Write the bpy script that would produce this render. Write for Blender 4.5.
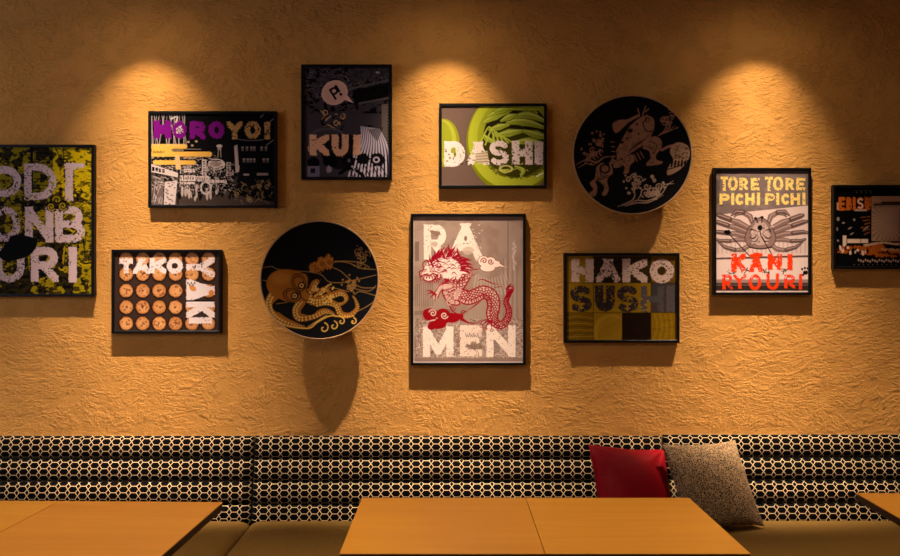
import bpy, bmesh, math, random
import numpy as np
from mathutils import Matrix, Vector

for o in list(bpy.data.objects):
    bpy.data.objects.remove(o, do_unlink=True)
scene = bpy.context.scene
COL = scene.collection
PI = math.pi
R = math.radians

# ---------------------------------------------------------------- camera, world, lights, exposure
F = 932.0            # focal length in pixels (900 wide)
CAMZ = 1.5
HZ = 281.0           # image row of the horizon
WALL = 4.30          # distance of the stucco wall
SPOT_OFF = 0.45      # wall-washers hang this far off the wall
SPOT_Z = 2.755

cam_d = bpy.data.cameras.new('camera')
cam_d.sensor_width = 36.0
cam_d.lens = F / 900 * 36
cam_d.shift_y = (HZ - 278) / 900
cam = bpy.data.objects.new('camera', cam_d)
cam.location = (0, 0, CAMZ)
cam.rotation_euler = (PI / 2, 0, 0)
COL.objects.link(cam)
scene.camera = cam

world = bpy.data.worlds.new('room_glow')
scene.world = world
world.use_nodes = True
bg = world.node_tree.nodes['Background']
bg.inputs[0].default_value = (1.0, 0.70, 0.58, 1)
bg.inputs[1].default_value = 0.045


def spot(name, loc, rot, power, color, half, blend, radius):
    d = bpy.data.lights.new(name, 'SPOT')
    d.energy = power
    d.color = color
    d.spot_size = R(half * 2)
    d.spot_blend = blend
    d.shadow_soft_size = radius
    o = bpy.data.objects.new(name, d)
    o.location = loc
    o.rotation_euler = rot
    COL.objects.link(o)
    return o


def asymmetric(o, p=2.5):
    """wall-washer reflector: throws more light at the far, low part of the wall than at the near part"""
    d = o.data
    d.use_nodes = True
    nt = d.node_tree
    em = nt.nodes['Emission']
    tc = nt.nodes.new('ShaderNodeTexCoord')
    dot = nt.nodes.new('ShaderNodeVectorMath')
    dot.operation = 'DOT_PRODUCT'
    nt.links.new(tc.outputs['Normal'], dot.inputs[0])
    t = o.rotation_euler[0]
    dot.inputs[1].default_value = (0, math.cos(t), -math.sin(t))      # towards the wall, in the lamp's own axes

    def m(op, a, b):
        n = nt.nodes.new('ShaderNodeMath')
        n.operation = op
        for i, v in enumerate((a, b)):
            if isinstance(v, (int, float)):
                n.inputs[i].default_value = v
            else:
                nt.links.new(v, n.inputs[i])
        return n.outputs[0]
    ny = m('ABSOLUTE', dot.outputs['Value'], 0)
    sx = nt.nodes.new('ShaderNodeSeparateXYZ')
    nt.links.new(tc.outputs['Normal'], sx.inputs[0])
    nx2 = m('MULTIPLY', sx.outputs[0], sx.outputs[0])
    tv = m('DIVIDE', ny, m('SQRT', m('MAXIMUM', m('SUBTRACT', 1.0, nx2), 0.05), 0))
    gain = m('MULTIPLY', m('POWER', m('MAXIMUM', tv, 0.17), -p), m('EXPONENT', m('MULTIPLY', nx2, -8.5), 0))
    fade = nt.nodes.new('ShaderNodeMapRange')
    fade.interpolation_type = 'SMOOTHSTEP'
    nt.links.new(ny, fade.inputs[0])
    fade.inputs[1].default_value = 0.0
    fade.inputs[2].default_value = 0.30
    nt.links.new(m('MULTIPLY', gain, fade.outputs[0]), em.inputs['Strength'])
    return o


WARM = (1.0, 0.79, 0.62)
for px in (-152, 150, 446, 755, 1057):
    asymmetric(spot('wall_washer_light', ((px - 450) * WALL / F, WALL - SPOT_OFF, SPOT_Z), (R(31), 0, 0), 14.8, WARM, 32.6, 0.5, 0.016))
    spot('wall_washer_spill', ((px - 450) * WALL / F, WALL - SPOT_OFF, SPOT_Z), (R(25), 0, 0), 2.8, WARM, 78, 1.0, 0.03)
for x in (-1.15, 0.28, 1.85):
    spot('table_downlight', (x, 2.95, 2.75), (0, 0, 0), 125, WARM, 33, 0.9, 0.03)
for x, p in ((-1.8, 12), (-0.35, 12), (1.13, 16)):
    spot('aisle_downlight', (x, 1.5, 2.75), (R(14), 0, 0), p, WARM, 66, 0.5, 0.04)
ar = bpy.data.lights.new('cool_left_fill_light', 'AREA')  # added cool fill lamp for the upper left wall, out of view; not a window
ar.energy = 36
ar.color = (0.72, 0.74, 1.0)
ar.size = 1.6
aro = bpy.data.objects.new('cool_left_fill_light', ar)
aro.location = (-4.6, 1.6, 2.0)
aro.rotation_euler = (Vector((-1.4, 4.3, 2.2)) - aro.location).to_track_quat('-Z', 'Y').to_euler()
COL.objects.link(aro)

scene.view_settings.view_transform = 'Standard'
scene.view_settings.look = 'None'
scene.view_settings.exposure = 0.0
scene.view_settings.gamma = 1.0
scene.view_settings.use_curve_mapping = False


# ---------------------------------------------------------------- helpers
def lin1(c):
    c = c / 255.0
    return c / 12.92 if c <= 0.04045 else ((c + 0.055) / 1.055) ** 2.4


def lin(rgb):
    return tuple(lin1(c) for c in rgb)


def wx(px, d):
    return (px - 450) * d / F


def wz(py, d):
    return CAMZ - (py - HZ) * d / F


def link(name, me, mat=None, parent=None):
    o = bpy.data.objects.new(name, me)
    COL.objects.link(o)
    if mat is not None:
        for m in (mat if isinstance(mat, (list, tuple)) else [mat]):
            me.materials.append(m)
    if parent is not None:
        o.parent = parent
    return o


def obj_bm(name, bm, mat=None, parent=None, smooth=False):
    bmesh.ops.recalc_face_normals(bm, faces=bm.faces)
    me = bpy.data.meshes.new(name)
    bm.to_mesh(me)
    bm.free()
    if smooth:
        for p in me.polygons:
            p.use_smooth = True
    return link(name, me, mat, parent)


def empty(name, loc, label, cat, group=None, rz=0):
    o = bpy.data.objects.new(name, None)
    o.empty_display_size = 0.1
    o.location = loc
    o.rotation_euler = (0, 0, rz)
    COL.objects.link(o)
    tag(o, label, cat, group)
    return o


def tag(o, label, cat, group=None):
    o['label'] = label
    o['category'] = cat
    if group:
        o['group'] = group


def box(bm, x0, x1, y0, y1, z0, z1, bev=0.0, seg=2):
    r = bmesh.ops.create_cube(bm, size=1)
    bmesh.ops.scale(bm, vec=(x1 - x0, y1 - y0, z1 - z0), verts=r['verts'])
    bmesh.ops.translate(bm, vec=((x0 + x1) / 2, (y0 + y1) / 2, (z0 + z1) / 2), verts=r['verts'])
    if bev:
        es = list({e for v in r['verts'] for e in v.link_edges})
        bmesh.ops.bevel(bm, geom=es, offset=bev, segments=seg, affect='EDGES', profile=0.5)


def lathe(bm, prof, n, axis='z', close=False):
    """revolve (r, h) points; axis z: up; axis y: h runs along +y"""
    rings = []
    for r, h in prof:
        ring = []
        for i in range(n):
            a = 2 * PI * i / n
            if axis == 'z':
                ring.append(bm.verts.new((r * math.cos(a), r * math.sin(a), h)))
            else:
                ring.append(bm.verts.new((r * math.cos(a), h, r * math.sin(a))))
        rings.append(ring)
    for a, b in zip(rings[:-1], rings[1:]):
        for i in range(n):
            j = (i + 1) % n
            bm.faces.new((a[i], a[j], b[j], b[i]))
    if close:
        bm.faces.new(rings[0])
        bm.faces.new(rings[-1])


# ---------------------------------------------------------------- materials
def newmat(name):
    m = bpy.data.materials.new(name)
    m.use_nodes = True
    nt = m.node_tree
    return m, nt, nt.nodes['Principled BSDF']


def plain(name, rgb, rough=0.5, spec=0.4, metal=0.0):
    m, nt, b = newmat(name)
    b.inputs['Base Color'].default_value = (*lin(rgb), 1)
    b.inputs['Roughness'].default_value = rough
    b.inputs['Specular IOR Level'].default_value = spec
    b.inputs['Metallic'].default_value = metal
    return m


def N(nt, kind, **kw):
    n = nt.nodes.new(kind)
    for k, v in kw.items():
        setattr(n, k, v)
    return n


def mth(nt, op, a, b=None, c=None, clamp=False):
    n = nt.nodes.new('ShaderNodeMath')
    n.operation = op
    n.use_clamp = clamp
    for i, v in enumerate((a, b, c)):
        if v is None:
            continue
        if isinstance(v, (int, float)):
            n.inputs[i].default_value = v
        else:
            nt.links.new(v, n.inputs[i])
    return n.outputs[0]


def mixcol(nt, fac, a, b):
    n = nt.nodes.new('ShaderNodeMix')
    n.data_type = 'RGBA'
    if isinstance(fac, (int, float)):
        n.inputs[0].default_value = fac
    else:
        nt.links.new(fac, n.inputs[0])
    for i, v in ((6, a), (7, b)):
        if isinstance(v, tuple):
            n.inputs[i].default_value = (*v, 1)
        else:
            nt.links.new(v, n.inputs[i])
    return n.outputs[2]


def noise(nt, vec, scale, detail=4, rough=0.55, dist=0.0):
    n = nt.nodes.new('ShaderNodeTexNoise')
    n.inputs['Scale'].default_value = scale
    n.inputs['Detail'].default_value = detail
    n.inputs['Roughness'].default_value = rough
    n.inputs['Distortion'].default_value = dist
    if vec is not None:
        nt.links.new(vec, n.inputs['Vector'])
    return n


def maprange(nt, v, a, b, c=0.0, d=1.0, kind='SMOOTHSTEP'):
    n = nt.nodes.new('ShaderNodeMapRange')
    n.interpolation_type = kind
    nt.links.new(v, n.inputs[0])
    for i, x in enumerate((a, b, c, d)):
        n.inputs[i + 1].default_value = x
    return n.outputs[0]


def bump(nt, h, bsdf, strength, dist):
    n = nt.nodes.new('ShaderNodeBump')
    n.inputs['Strength'].default_value = strength
    n.inputs['Distance'].default_value = dist
    nt.links.new(h, n.inputs['Height'])
    nt.links.new(n.outputs[0], bsdf.inputs['Normal'])


def mat_stucco():
    m, nt, b = newmat('trowelled_stucco')
    co = N(nt, 'ShaderNodeTexCoord').outputs['Object']
    # swirl the coordinates so that the trowel strokes change direction
    w = noise(nt, co, 2.2, 2)
    sub = N(nt, 'ShaderNodeVectorMath', operation='SUBTRACT')
    nt.links.new(w.outputs['Color'], sub.inputs[0])
    sub.inputs[1].default_value = (0.5, 0.5, 0.5)
    scl = N(nt, 'ShaderNodeVectorMath', operation='SCALE')
    nt.links.new(sub.outputs[0], scl.inputs[0])
    scl.inputs['Scale'].default_value = 0.26
    add = N(nt, 'ShaderNodeVectorMath', operation='ADD')
    nt.links.new(co, add.inputs[0])
    nt.links.new(scl.outputs[0], add.inputs[1])
    mp = N(nt, 'ShaderNodeMapping')
    mp.inputs['Scale'].default_value = (0.46, 1, 1)
    mp.inputs['Rotation'].default_value = (0, R(12), 0)
    nt.links.new(add.outputs[0], mp.inputs['Vector'])
    n1 = noise(nt, mp.outputs[0], 66, 4, 0.6, 0.1)
    plate = maprange(nt, n1.outputs['Fac'], 0.47, 0.55)
    n2 = noise(nt, co, 150, 4, 0.6)
    n3 = noise(nt, add.outputs[0], 9, 3, 0.5)
    n4 = noise(nt, mp.outputs[0], 100, 2, 0.5, 0.05)
    crack = maprange(nt, n4.outputs['Fac'], 0.40, 0.52)
    h = mth(nt, 'ADD', mth(nt, 'ADD', mth(nt, 'MULTIPLY', plate, 0.55), mth(nt, 'MULTIPLY', crack, 0.5)),
            mth(nt, 'ADD', mth(nt, 'MULTIPLY', n2.outputs['Fac'], 0.3), mth(nt, 'MULTIPLY', n3.outputs['Fac'], 0.5)))
    patch = maprange(nt, noise(nt, co, 11, 3, 0.6).outputs['Fac'], 0.34, 0.62, 0.22, 1.0)
    h = mth(nt, 'MULTIPLY', h, patch)
    bump(nt, h, b, 1.0, 0.0034)
    big = noise(nt, co, 1.3, 3)
    c = mixcol(nt, big.outputs['Fac'], lin((222, 162, 82)), lin((212, 150, 71)))
    nt.links.new(c, b.inputs['Base Color'])
    b.inputs['Roughness'].default_value = 0.85
    b.inputs['Specular IOR Level'].default_value = 0.15
    return m


def mat_hexfabric():
    m, nt, b = newmat('hexagon_lattice_upholstery')
    uv = N(nt, 'ShaderNodeUVMap').outputs[0]
    sp = N(nt, 'ShaderNodeSeparateXYZ')
    nt.links.new(uv, sp.inputs[0])
    P, H = 0.0458, 0.0292
    u = mth(nt, 'ADD', mth(nt, 'DIVIDE', sp.outputs[0], P), 0.3)
    v = mth(nt, 'DIVIDE', sp.outputs[1], H)
    a = mth(nt, 'ABSOLUTE', mth(nt, 'SUBTRACT', mth(nt, 'FRACT', u), 0.5))
    bb = mth(nt, 'SUBTRACT', 0.5, mth(nt, 'ABSOLUTE', mth(nt, 'SUBTRACT', mth(nt, 'FRACT', v), 0.5)))
    fl = 0.26
    seg = mth(nt, 'ADD', mth(nt, 'MULTIPLY', bb, H), mth(nt, 'MULTIPLY', mth(nt, 'GREATER_THAN', a, fl + 0.02), 1.0))
    dx, dy = (0.5 - fl) * P, 0.5 * H
    L = math.hypot(dx, dy)
    dg = mth(nt, 'ABSOLUTE', mth(nt, 'SUBTRACT', mth(nt, 'MULTIPLY', mth(nt, 'SUBTRACT', a, fl), P * dy / L),
                                 mth(nt, 'MULTIPLY', bb, H * dx / L)))
    d = mth(nt, 'MINIMUM', seg, dg)
    line = maprange(nt, d, 0.0008, 0.0018, 1.0, 0.0)
    n = noise(nt, uv, 700, 2)
    cream = mixcol(nt, n.outputs['Fac'], lin((196, 168, 124)), lin((224, 196, 150)))
    c = mixcol(nt, line, lin((4, 4, 4)), cream)
    nt.links.new(c, b.inputs['Base Color'])
    b.inputs['Roughness'].default_value = 0.8
    b.inputs['Specular IOR Level'].default_value = 0.05
    bump(nt, mth(nt, 'ADD', mth(nt, 'MULTIPLY', line, 0.6), mth(nt, 'MULTIPLY', n.outputs['Fac'], 0.4)), b, 0.4, 0.0008)
    return m


def mat_seat():
    m, nt, b = newmat('olive_brown_seat_fabric')
    co = N(nt, 'ShaderNodeTexCoord').outputs['Object']
    mp = N(nt, 'ShaderNodeMapping')
    mp.inputs['Rotation'].default_value = (0, 0, R(40))
    mp.inputs['Scale'].default_value = (1, 0.12, 1)
    nt.links.new(co, mp.inputs['Vector'])
    n1 = noise(nt, mp.outputs[0], 60, 4, 0.6)
    n2 = noise(nt, co, 900, 2)
    c = mixcol(nt, n1.outputs['Fac'], lin((104, 76, 28)), lin((120, 90, 36)))
    nt.links.new(c, b.inputs['Base Color'])
    b.inputs['Roughness'].default_value = 0.7
    b.inputs['Specular IOR Level'].default_value = 0.2
    bump(nt, mth(nt, 'ADD', mth(nt, 'MULTIPLY', n1.outputs['Fac'], 0.5), n2.outputs['Fac']), b, 0.25, 0.001)
    return m


def mat_wood(name, a, c, seed):
    m, nt, b = newmat(name)
    co = N(nt, 'ShaderNodeTexCoord').outputs['Object']
    mp = N(nt, 'ShaderNodeMapping')
    mp.inputs['Scale'].default_value = (0.06, 1.0, 1.0)
    mp.inputs['Location'].default_value = (seed, seed * 0.7, 0)
    nt.links.new(co, mp.inputs['Vector'])
    n1 = noise(nt, mp.outputs[0], 22, 5, 0.6, 0.5)
    n2 = noise(nt, mp.outputs[0], 160, 3, 0.6)
    f = mth(nt, 'ADD', mth(nt, 'MULTIPLY', n1.outputs['Fac'], 0.75), mth(nt, 'MULTIPLY', n2.outputs['Fac'], 0.25))
    col = mixcol(nt, maprange(nt, f, 0.3, 0.7), lin(a), lin(c))
    nt.links.new(col, b.inputs['Base Color'])
    b.inputs['Roughness'].default_value = 0.42
    b.inputs['Specular IOR Level'].default_value = 0.35
    bump(nt, n2.outputs['Fac'], b, 0.08, 0.0005)
    return m


def mat_redsilk():
    m, nt, b = newmat('red_silk')
    co = N(nt, 'ShaderNodeTexCoord').outputs['Object']
    mp = N(nt, 'ShaderNodeMapping')
    mp.inputs['Scale'].default_value = (1, 1, 9)
    nt.links.new(co, mp.inputs['Vector'])
    n1 = noise(nt, mp.outputs[0], 9, 4, 0.6, 0.3)
    c = mixcol(nt, n1.outputs['Fac'], lin((128, 2, 14)), lin((150, 4, 20)))
    nt.links.new(c, b.inputs['Base Color'])
    b.inputs['Roughness'].default_value = 0.55
    b.inputs['Specular IOR Level'].default_value = 0.12
    bump(nt, n1.outputs['Fac'], b, 0.3, 0.004)
    return m


def mat_speckle():
    m, nt, b = newmat('brown_speckled_weave')
    uv = N(nt, 'ShaderNodeUVMap').outputs[0]
    vo = N(nt, 'ShaderNodeTexVoronoi', feature='DISTANCE_TO_EDGE')
    vo.inputs['Scale'].default_value = 135
    vo.inputs['Randomness'].default_value = 0.75
    nt.links.new(uv, vo.inputs['Vector'])
    l = maprange(nt, vo.outputs['Distance'], 0.07, 0.17, 1.0, 0.0)
    n = noise(nt, uv, 60, 3)
    lc = mixcol(nt, n.outputs['Fac'], lin((146, 116, 80)), lin((176, 144, 102)))
    c = mixcol(nt, l, lin((38, 30, 25)), lc)
    nt.links.new(c, b.inputs['Base Color'])
    b.inputs['Roughness'].default_value = 0.8
    b.inputs['Specular IOR Level'].default_value = 0.15
    bump(nt, l, b, 0.4, 0.001)
    return m


def mat_print(name, rough=0.6, spec=0.06):
    m, nt, b = newmat(name)
    at = N(nt, 'ShaderNodeVertexColor')
    at.layer_name = 'ink'
    nt.links.new(at.outputs['Color'], b.inputs['Base Color'])
    b.inputs['Roughness'].default_value = rough
    b.inputs['Specular IOR Level'].default_value = spec
    return m


M_STUCCO = mat_stucco()
M_HEX = mat_hexfabric()
M_SEAT = mat_seat()
M_WOOD = [mat_wood('honey_beech_%d' % i, *ab, s) for i, (ab, s) in enumerate([
    (((206, 144, 50), (196, 133, 42)), 0.0), (((200, 136, 48), (190, 124, 40)), 3.1),
    (((200, 136, 42), (190, 126, 36)), 6.7), (((203, 140, 42), (193, 129, 36)), 9.2), (((200, 136, 42), (190, 126, 36)), 12.9)])]
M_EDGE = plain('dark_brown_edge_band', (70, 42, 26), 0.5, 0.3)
M_METAL = plain('black_powder_coat', (24, 23, 23), 0.45, 0.4)
M_FRAME = plain('black_lacquer_frame', (10, 9, 9), 0.42, 0.2)
M_FLOOR = mat_wood('dark_floor_boards', (92, 66, 44), (74, 52, 34), 4.0)
M_CEIL = plain('ceiling_paint', (150, 128, 104), 0.9, 0.1)
M_PLINTH = plain('dark_plinth_laminate', (40, 30, 24), 0.6, 0.3)
M_RED = mat_redsilk()
M_SPECK = mat_speckle()
M_PRINT = mat_print('printed_paper')
M_GLAZE = mat_print('painted_black_lacquer', 0.45, 0.1)
M_BOWLBACK = plain('black_lacquer_back', (20, 16, 14), 0.4, 0.4)
M_RIM = plain('tan_glazed_rim', (186, 146, 100), 0.4, 0.4)

# ---------------------------------------------------------------- room shell
XL, XR = -3.2, 3.2


def structure(name, x0, x1, y0, y1, z0, z1, mat):
    bm = bmesh.new()
    box(bm, x0, x1, y0, y1, z0, z1)
    o = obj_bm(name, bm, mat)
    o['kind'] = 'structure'
    return o


structure('wall_back', XL, XR, WALL, WALL + 0.12, 0, 2.82, M_STUCCO)
structure('floor', XL, XR, -1.2, WALL, -0.08, 0, M_FLOOR)
structure('ceiling', XL, XR, 0.6, WALL, 2.82, 2.9, M_CEIL)

# ---------------------------------------------------------------- banquette benches
SEAT_Z = 0.42
Y_BOT, Y_TOP = 4.20, 4.278          # reclined back face at seat level / at the top
Z_TOP = 0.789
ROLL = 0.0985


def roll_mesh(w, z0, z1, y_of, off):
    """one horizontal padded channel, w wide; UVs are metres along the cloth"""
    NP, NX = 14, 60
    prof = []
    for i in range(NP + 1):
        t = i / NP
        a = PI * (t - 0.5)
        # fat rounded channel: flat-ish belly, quick turn at the grooves
        s = math.copysign(abs(math.sin(a)) ** 0.92, a)
        zz = (z0 + z1) / 2 + s * (z1 - z0) / 2
        bul = 0.034 * max(0.0, math.cos(a)) ** 0.62
        prof.append((y_of(zz) + 0.034 - bul, zz))
    arc = [0]
    for p, q in zip(prof[:-1], prof[1:]):
        arc.append(arc[-1] + math.hypot(q[0] - p[0], q[1] - p[1]))
    xs = []
    e = 0.03
    for i in range(9):
        xs.append((1 - math.cos(i / 8 * PI / 2)) * e)
    k = 40
    for i in range(1, k):
        xs.append(e + (w - 2 * e) * i / k)
    xs += [w - x for x in reversed(xs[:9])]
    vs, uvs, fs = [], [], []
    for x in xs:
        d = min(x, w - x)
        sh = 1.0 if d >= e else math.sqrt(max(0.0, 1 - (1 - d / e) ** 2))
        for (y, z), s in zip(prof, arc):
            yb = y_of(z) + 0.034
            vs.append((x, yb + (y - yb) * sh, z))
            uvs.append((x + 0.012 * (z - 0.6), s + off))
    n = NP + 1
    for i in range(len(xs) - 1):
        for j in range(NP):
            fs.append((i * n + j, (i + 1) * n + j, (i + 1) * n + j + 1, i * n + j + 1))
    me = bpy.data.meshes.new('back_channel')
    me.from_pydata(vs, [], fs)
    ul = me.uv_layers.new(name='UVMap')
    for lp in me.loops:
        ul.data[lp.index].uv = uvs[lp.vertex_index]
    for p in me.polygons:
        p.use_smooth = True
    return me


def seat_mesh(w, y0, y1, z0, z1):
    nx, ny = 64, 26
    def ramp(d, e):
        return 1.0 if d >= e else math.sqrt(max(0, 1 - (1 - d / e) ** 2))
    def spread(n, L, e):
        h = [(1 - math.cos(i / 6 * PI / 2)) * e for i in range(7)]
        mid = [e + (L - 2 * e) * i / n for i in range(1, n)]
        return h + mid + [L - x for x in reversed(h)]
    X, Y = spread(nx, w, 0.05), spread(ny, y1 - y0, 0.05)
    bm = bmesh.new()
    g = []
    for x in X:
        row = []
        for y in Y:
            dx, dy = min(x, w - x), min(y, y1 - y0 - y)
            r = ramp(dx, 0.05) * ramp(dy, 0.05)
            crown = 0.006 * (1 - (2 * x / w - 1) ** 6) * (1 - (2 * y / (y1 - y0) - 1) ** 4)
            row.append(bm.verts.new((x, y0 + y, z0 + (z1 - z0 - 0.03) + 0.03 * r + crown)))
        g.append(row)
    for i in range(len(X) - 1):
        for j in range(len(Y) - 1):
            bm.faces.new((g[i][j], g[i + 1][j], g[i + 1][j + 1], g[i][j + 1]))
    # skirt
    rim = [g[i][0] for i in range(len(X))] + [g[-1][j] for j in range(1, len(Y))] + \
          [g[i][-1] for i in range(len(X) - 2, -1, -1)] + [g[0][j] for j in range(len(Y) - 2, 0, -1)]
    low = [bm.verts.new((v.co.x, v.co.y, z0)) for v in rim]
    for i in range(len(rim)):
        j = (i + 1) % len(rim)
        bm.faces.new((rim[i], low[i], low[j], rim[j]))
    bm.faces.new(low)
    return bm


def y_back(z):
    return Y_BOT + (Y_TOP - Y_BOT) * (z - SEAT_Z) / (Z_TOP - SEAT_Z) - 0.02


def bench(x0, x1, label, dz, offs):
    t = empty('banquette_bench', (x0, 3.62, 0), label, 'bench', 'upholstered wall benches')
    w = x1 - x0
    oy = 3.62

    def put(o):
        o.location = (0, -oy, 0)
        o.parent = t
        return o
    bm = bmesh.new()
    box(bm, 0.004, w - 0.004, 3.70, 4.295, 0.0, 0.30)
    put(obj_bm('plinth', bm, M_PLINTH))
    put(obj_bm('seat_cushion', seat_mesh(w - 0.003, 3.62, 4.235, 0.30, SEAT_Z), M_SEAT, smooth=True))
    bm = bmesh.new()
    v = []
    for x in (0.003, w - 0.003):
        for z in (0.30, Z_TOP - 0.008):
            v.append(bm.verts.new((x, y_back(z) + 0.030, z)))
            v.append(bm.verts.new((x, 4.297, z)))
    bm.faces.new((v[0], v[2], v[3], v[1]))
    bm.faces.new((v[4], v[5], v[7], v[6]))
    for a, b, c, d in ((0, 4, 6, 2), (1, 3, 7, 5), (2, 6, 7, 3), (0, 1, 5, 4)):
        bm.faces.new((v[a], v[b], v[c], v[d]))
    put(obj_bm('back_board', bm, M_PLINTH))
    for k in range(4):
        zt = Z_TOP + dz - k * ROLL
        me = roll_mesh(w - 0.006, zt - ROLL + 0.0008, zt - 0.0008, y_back, offs[k])
        o = link('back_channel', me, M_HEX)
        o.parent = t
        o.location = (0.003, -oy, 0)
    return t


S1, S2 = -0.898, 0.975
bench(-2.77, S1, 'banquette section left of the back seam, behind the left pair of tables', 0.0, (0.008, 0.014, 0.020, 0.004))
bench(S1, S2, 'middle banquette section behind the central pair of tables', 0.0, (0.004, 0.006, 0.009, 0.012))
bench(S2, 2.85, 'banquette section on the right, behind the speckled cushion and right-hand table', 0.006, (0.010, 0.018, 0.017, 0.016))

# ---------------------------------------------------------------- tables
TZ = 0.70


def table(x0, x1, y0, y1, mat, label, top=TZ, turn=0.0, pivot=None):
    cx, cy = (x0 + x1) / 2, (y0 + y1) / 2
    px, py = cx, cy
    if pivot:
        c, s_ = math.cos(R(turn)), math.sin(R(turn))
        px, py = pivot[0] + (cx - pivot[0]) * c - (cy - pivot[1]) * s_, pivot[1] + (cx - pivot[0]) * s_ + (cy - pivot[1]) * c
    t = empty('dining_table', (px, py, 0), label, 'table', 'light wood tables in a row', R(turn))
    hx, hy = (x1 - x0) / 2, (y1 - y0) / 2
    bm = bmesh.new()
    box(bm, -hx, hx, -hy, hy, top - 0.004, top, 0.0012, 1)
    obj_bm('tabletop', bm, mat, t)
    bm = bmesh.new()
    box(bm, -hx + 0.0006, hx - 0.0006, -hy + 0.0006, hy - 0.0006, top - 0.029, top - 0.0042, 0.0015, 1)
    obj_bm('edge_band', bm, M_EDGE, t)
    bm = bmesh.new()
    lathe(bm, [(0.0, 0.012), (0.034, 0.0135), (0.034, top - 0.05), (0.0, top - 0.05)], 28)
    obj_bm('pedestal_column', bm, M_METAL, t, True)
    bm = bmesh.new()
    box(bm, -0.2, 0.2, -0.2, 0.2, top - 0.05, top - 0.029, 0.004)
    obj_bm('mounting_plate', bm, M_METAL, t)
    bm = bmesh.new()
    lathe(bm, [(0.0, 0.0), (0.215, 0.0), (0.22, 0.006), (0.21, 0.012), (0.05, 0.02), (0.0, 0.02)], 48)
    obj_bm('base_plate', bm, M_METAL, t, True)
    return t


table(-2.03, -1.4225, 2.674, 3.374, M_WOOD[0], 'wooden table at the left edge of the photo, the outer of the left pair', turn=-1.6, pivot=(-0.822, 3.374))
table(-1.4195, -0.822, 2.674, 3.374, M_WOOD[1], 'wooden table with dark side edge, right half of the left pair', turn=-1.6, pivot=(-0.822, 3.374))
table(-0.325, 0.2785, 2.735, 3.44, M_WOOD[2], 'left half of the pushed-together wooden tables in the middle')
table(0.2801, 0.883, 2.735, 3.44, M_WOOD[3], 'right half of the middle wooden tables, in front of the red cushion')
table(1.534, 2.137, 2.82, 3.52, M_WOOD[4], 'wooden table at the right edge of the photo, only a corner in view', turn=-2.5, pivot=(1.534, 3.52))


# ---------------------------------------------------------------- cushions
def cushion(name, size, thick, mat, label, center, right, up, seed, wr=0.004):
    rng = random.Random(seed)
    n = 44
    right = Vector(right).normalized()
    up = Vector(up)
    up = (up - right * up.dot(right)).normalized()
    nor = right.cross(up).normalized()      # right x up: towards camera when right=+x, up=+z -> -y
    ph = [(rng.uniform(4, 11), rng.uniform(4, 11), rng.uniform(0, 6), rng.uniform(.3, 1)) for _ in range(7)]
    bm = bmesh.new()
    uvl = bm.loops.layers.uv.new('UVMap')
    grids = []
    for side in (1, -1):
        g = []
        for i in range(n + 1):
            row = []
            for j in range(n + 1):
                if side == -1 and (i in (0, n) or j in (0, n)):
                    row.append(grids[0][i][j])
                    continue
                u = math.sin((2 * i / n - 1) * PI / 2) * .5 + (2 * i / n - 1) * .5
                v = math.sin((2 * j / n - 1) * PI / 2) * .5 + (2 * j / n - 1) * .5
                x = u * (1 - 0.085 * (1 - v * v) * abs(u) ** 2)
                z = v * (1 - 0.085 * (1 - u * u) * abs(v) ** 2)
                t = (max(0, 1 - u * u) * max(0, 1 - v * v)) ** 0.48
                h = t * thick / 2
                edge = (max(abs(u), abs(v))) ** 3
                w = sum(a * math.sin(p * u + q * v + r) for p, q, r, a in ph) / 4
                h += wr * w * (0.3 + edge) * t ** 0.5
                # gathers running in from the corners
                for cu, cv in ((1, 1), (1, -1), (-1, 1), (-1, -1)):
                    d = math.hypot(u - cu, v - cv)
                    ang = math.atan2(v - cv, u - cu)
                    h += wr * 0.9 * math.sin(ang * 13 + seed) * math.exp(-(d / 0.55) ** 2) * t ** 0.4
                co = right * (x * size / 2) + up * (z * size / 2) + nor * (side * h)
                row.append(bm.verts.new(co))
            g.append(row)
        grids.append(g)
    for side, g in zip((1, -1), grids):
        for i in range(n):
            for j in range(n):
                q = [(i, j), (i + 1, j), (i + 1, j + 1), (i, j + 1)]
                if side == -1:
                    q.reverse()
                f = bm.faces.new([g[a][b] for a, b in q])
                for lp, (a, b) in zip(f.loops, q):
                    lp[uvl].uv = (a / n * size, b / n * size)
    o = obj_bm(name, bm, mat, None, True)
    o.location = center
    tag(o, label, 'cushion', 'throw cushions on the bench')
    return o


cushion('throw_cushion', 0.372, 0.15, M_RED, 'plain red silk cushion leaning on the hexagon-patterned bench back',
        (0.799, 4.073, 0.602), (0.9644, 0.2415, -0.1072), (-0.043, 0.5438, 0.8381), 3, 0.010)
cushion('throw_cushion', 0.398, 0.13, M_SPECK, 'grey-brown speckled cushion overlapping the red cushion on its right',
        (1.144, 4.0600, 0.6120), (0.9292, 0.3693, -0.0165), (-0.1749, 0.4785, 0.8605), 8, 0.004)


# ---------------------------------------------------------------- printed and painted artwork
RNG = np.random.default_rng(11)


def vnoise(h, w, cy, cx, seed):
    """value noise, cell size in samples"""
    r = np.random.default_rng(seed)
    gy, gx = int(h / cy) + 3, int(w / cx) + 3
    g = r.random((gy, gx))
    y = np.arange(h) / cy
    x = np.arange(w) / cx
    y0, x0 = y.astype(int), x.astype(int)
    fy, fx = y - y0, x - x0
    fy, fx = fy * fy * (3 - 2 * fy), fx * fx * (3 - 2 * fx)
    fy, fx = fy[:, None], fx[None, :]
    a = g[y0][:, x0] * (1 - fx) + g[y0][:, x0 + 1] * fx
    b = g[y0 + 1][:, x0] * (1 - fx) + g[y0 + 1][:, x0 + 1] * fx
    return a * (1 - fy) + b * fy


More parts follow.
